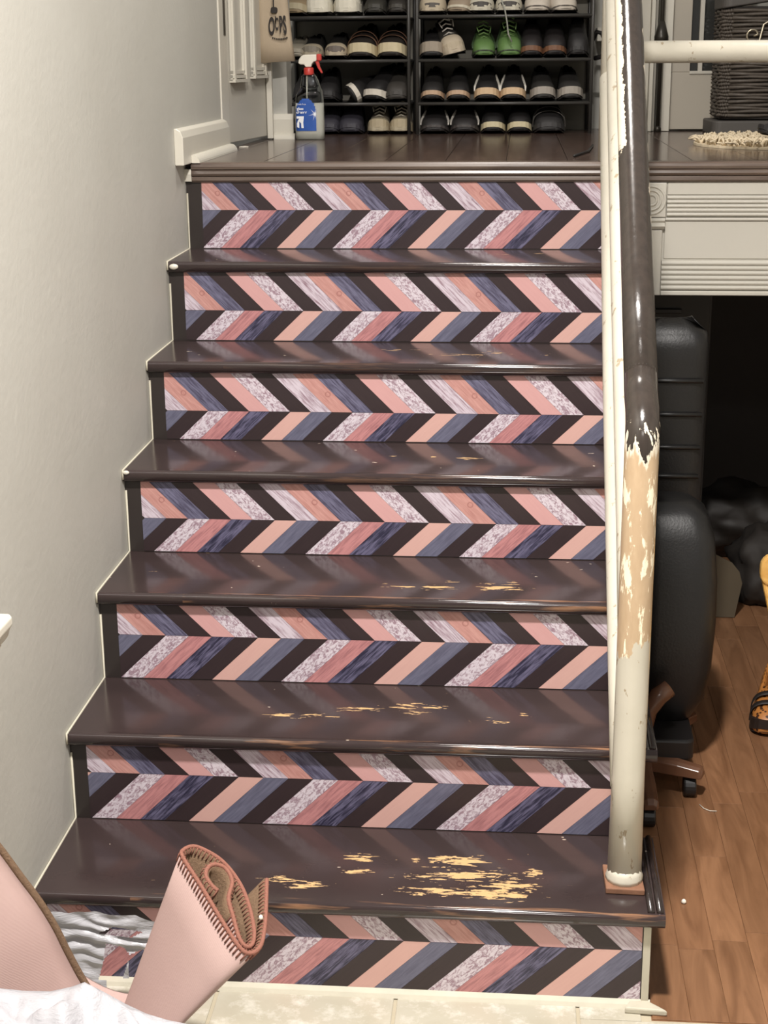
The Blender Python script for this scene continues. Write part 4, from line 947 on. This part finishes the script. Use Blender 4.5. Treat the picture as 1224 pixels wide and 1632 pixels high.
# arched mat at the left border
EDG = [Vector(p) for p in [(-.05, -.30, .52), (-.01, -.30, .483), (0.052,-0.3,0.433),(0.084,-0.3,0.381),(0.111,-0.3,0.338),(0.133,-0.3,0.294),(0.15,-0.3,0.25),(0.172,-0.3,0.199),(0.2,-0.3,0.149),(.245, -.30, .10)]]
EDG = [p for p in EDG]; EDG[0] = Vector((.006, -.315, .50)); EDG[1] = Vector((.026, -.305, .470)); EC = catmull(EDG, 5)
am = thing('arched_mat', 'pink-backed mat with brown pile arching up at the left border', 'mat', (.1, -.4, 0))
def arch_pt(p, t_):
    return Vector((p.x-(p.x-.004)*t_*.98, p.y-.16*math.sin(t_*1.5), max(p.z-.10*t_*t_, .003)))
def arched(off0, off1):
    bm = bmesh.new(); rings = []; n_ = len(EC)
    for i, p in enumerate(EC):
        row0, row1 = [], []
        te = EC[min(i+1, n_-1)]-EC[max(i-1, 0)]
        for j in range(9):
            t_ = j/8; q_ = arch_pt(p, t_); tj = arch_pt(p, min(t_+.05, 1.05))-arch_pt(p, t_-.05)
            nn = te.cross(tj).normalized()
            if nn.dot(Vector(CAM)-q_) > 0: nn = -nn
            row0.append(q_+nn*off0); row1.append(q_+nn*off1)
        rings.append([bm.verts.new(a) for a in row0]+[bm.verts.new(a) for a in reversed(row1)])
    for a, b in zip(rings[:-1], rings[1:]):
        m_ = len(a)
        for i in range(m_): bm.faces.new([a[i], a[(i+1) % m_], b[(i+1) % m_], b[i]])
    bm.faces.new(rings[0]); bm.faces.new(rings[-1]); return bm
obj('mat_backing', arched(0, .0015), M['backing'], am, smooth=True)
obj('mat_pile', arched(.0017, .011), M['pile'], am, smooth=True)
obj('pile_edge', tube(bmesh.new(), [p+Vector((.0015, .004, .001)) for p in EC], .0062, 8), M['pile'], am, smooth=True)
# the low piece of that mat running towards the roll
bm = bmesh.new(); rings = []
for i in range(9):
    t_ = i/8; x = .150+.14*t_; z = .215-.02*math.sin(t_*3.1)-.035*t_
    rings.append([(x, -.285-.01*t_, z), (x-.01, -.33, z-.045), (x-.02, -.36, z-.12), (x-.03, -.36, .01), (x-.03, -.352, .01), (x-.02, -.352, z-.12), (x-.01, -.322, z-.043), (x, -.279-.01*t_, z-.002)])
loft(bm, rings); obj('mat_tail', bm, M['backing'], am, smooth=True)

# crumpled plastic bag: front heap and torn handles behind the mats
from mathutils import noise
bg_ = thing('plastic_bag', 'crumpled white plastic bag around the mats at the foot of the stairs', 'bag', (.25, -.5, 0))
top = [(-.10, .33), (.0, .322), (.09, .321), (.15, .317), (.19, .318), (.222, .327), (.242, .336), (.268, .322), (.30, .303), (.33, .288), (.36, .279), (.40, .272), (.44, .262), (.50, .18), (.54, .02)]
def topz(x):
    for a, b in zip(top[:-1], top[1:]):
        if a[0] <= x <= b[0]: return a[1]+(b[1]-a[1])*(x-a[0])/(b[0]-a[0])
    return top[-1][1]
bm = bmesh.new(); NX, NY = 90, 46; g = []
for i in range(NX+1):
    row = []
    for j in range(NY+1):
        x = .003+.525*i/NX; t_ = j/NY
        y = -.50-.42*t_; zt_ = topz(x)
        z = zt_*(1-.25*t_*t_) if t_ > 0 else zt_
        nn = noise.noise(Vector((x*9, y*14, 3)))*.03+abs(noise.noise(Vector((x*26+y*18, y*12-x*8, 1))))*.045-.008
        row.append(bm.verts.new((x, y+(nn*.3 if j else 0), max(.002, z+(nn-.004)*min(1, j/3)))))
    g.append(row)
for i in range(NX):
    for j in range(NY): bm.faces.new([g[i][j], g[i+1][j], g[i+1][j+1], g[i][j+1]])
# drop behind
low = []
for i in range(NX+1):
    v0 = g[i][0].co; low.append([g[i][0], bm.verts.new((v0.x, v0.y+.012, v0.z*.85)), bm.verts.new((v0.x, v0.y+.02, .002))])
for i in range(NX):
    for k in range(2): bm.faces.new([low[i][k], low[i][k+1], low[i+1][k+1], low[i+1][k]])
o = obj('bag_heap', bm, M['bag'], bg_, smooth=True)
# handle part: grid sheet with torn openings, gathered folds towards (.165,.140)
H1 = [(.139,.152),(.150,.1595),(.165,.163),(.186,.162),(.217,.157),(.200,.150),(.180,.148),(.157,.148)]; H2 = [(.151,.134),(.164,.136),(.180,.127),(.193,.117),(.186,.09),(.178,.066),(.136,.066),(.146,.099)]
def inside(p, poly):
    c = False; n = len(poly)
    for i in range(n):
        (x1, z1), (x2, z2) = poly[i], poly[i-1]
        if (z1 > p[1]) != (z2 > p[1]) and p[0] < (x2-x1)*(p[1]-z1)/(z2-z1)+x1: c = not c
    return c
tp = [(.04, .190), (.060,.189),(.087,.187),(.11, .192),(.132,.192),(.160,.188),(.187,.187),(.205, .189), (.229,.180),(.27, .168), (.30, .15)]
def tz(x):
    for a, b in zip(tp[:-1], tp[1:]):
        if a[0] <= x <= b[0]: return a[1]+(b[1]-a[1])*(x-a[0])/(b[0]-a[0])
    return .15
bm = bmesh.new(); NX, NY = 130, 100; g = {}
for i in range(NX+1):
    for j in range(NY+1):
        x = .045+.225*i/NX; zt_ = tz(x); z = .012+(zt_-.012)*j/NY
        dx, dz = x-.172, z-.141; th = math.atan2(dz, dx*1.6); d = math.hypot(dx, dz)
        fold = .0045*math.sin((z-.141)*420/(1+8*d)+dx*25+4*noise.noise(Vector((x*14, z*30, 5))))*math.exp(-abs(dz)/.035)
        fold += .004*noise.noise(Vector((x*40, z*40, 2)))
        g[i, j] = (x, -.082+fold-.02*(zt_-z)/.18, z)
vv = {}
for i in range(NX):
    for j in range(NY):
        c = ((g[i, j][0]+g[i+1, j+1][0])/2, (g[i, j][2]+g[i+1, j+1][2])/2)
        if inside(c, H1) or inside(c, H2) or (c[0] > .19 and c[1] < .115-(c[0]-.19)*-.3) or (c[0] > .150 and c[1] < .07): continue
        q = []
        for a, b in ((i, j), (i+1, j), (i+1, j+1), (i, j+1)):
            if (a, b) not in vv: vv[a, b] = bm.verts.new(g[a, b])
            q.append(vv[a, b])
        bm.faces.new(q)
obj('bag_handle', bm, M['bag'], bg_, smooth=True)
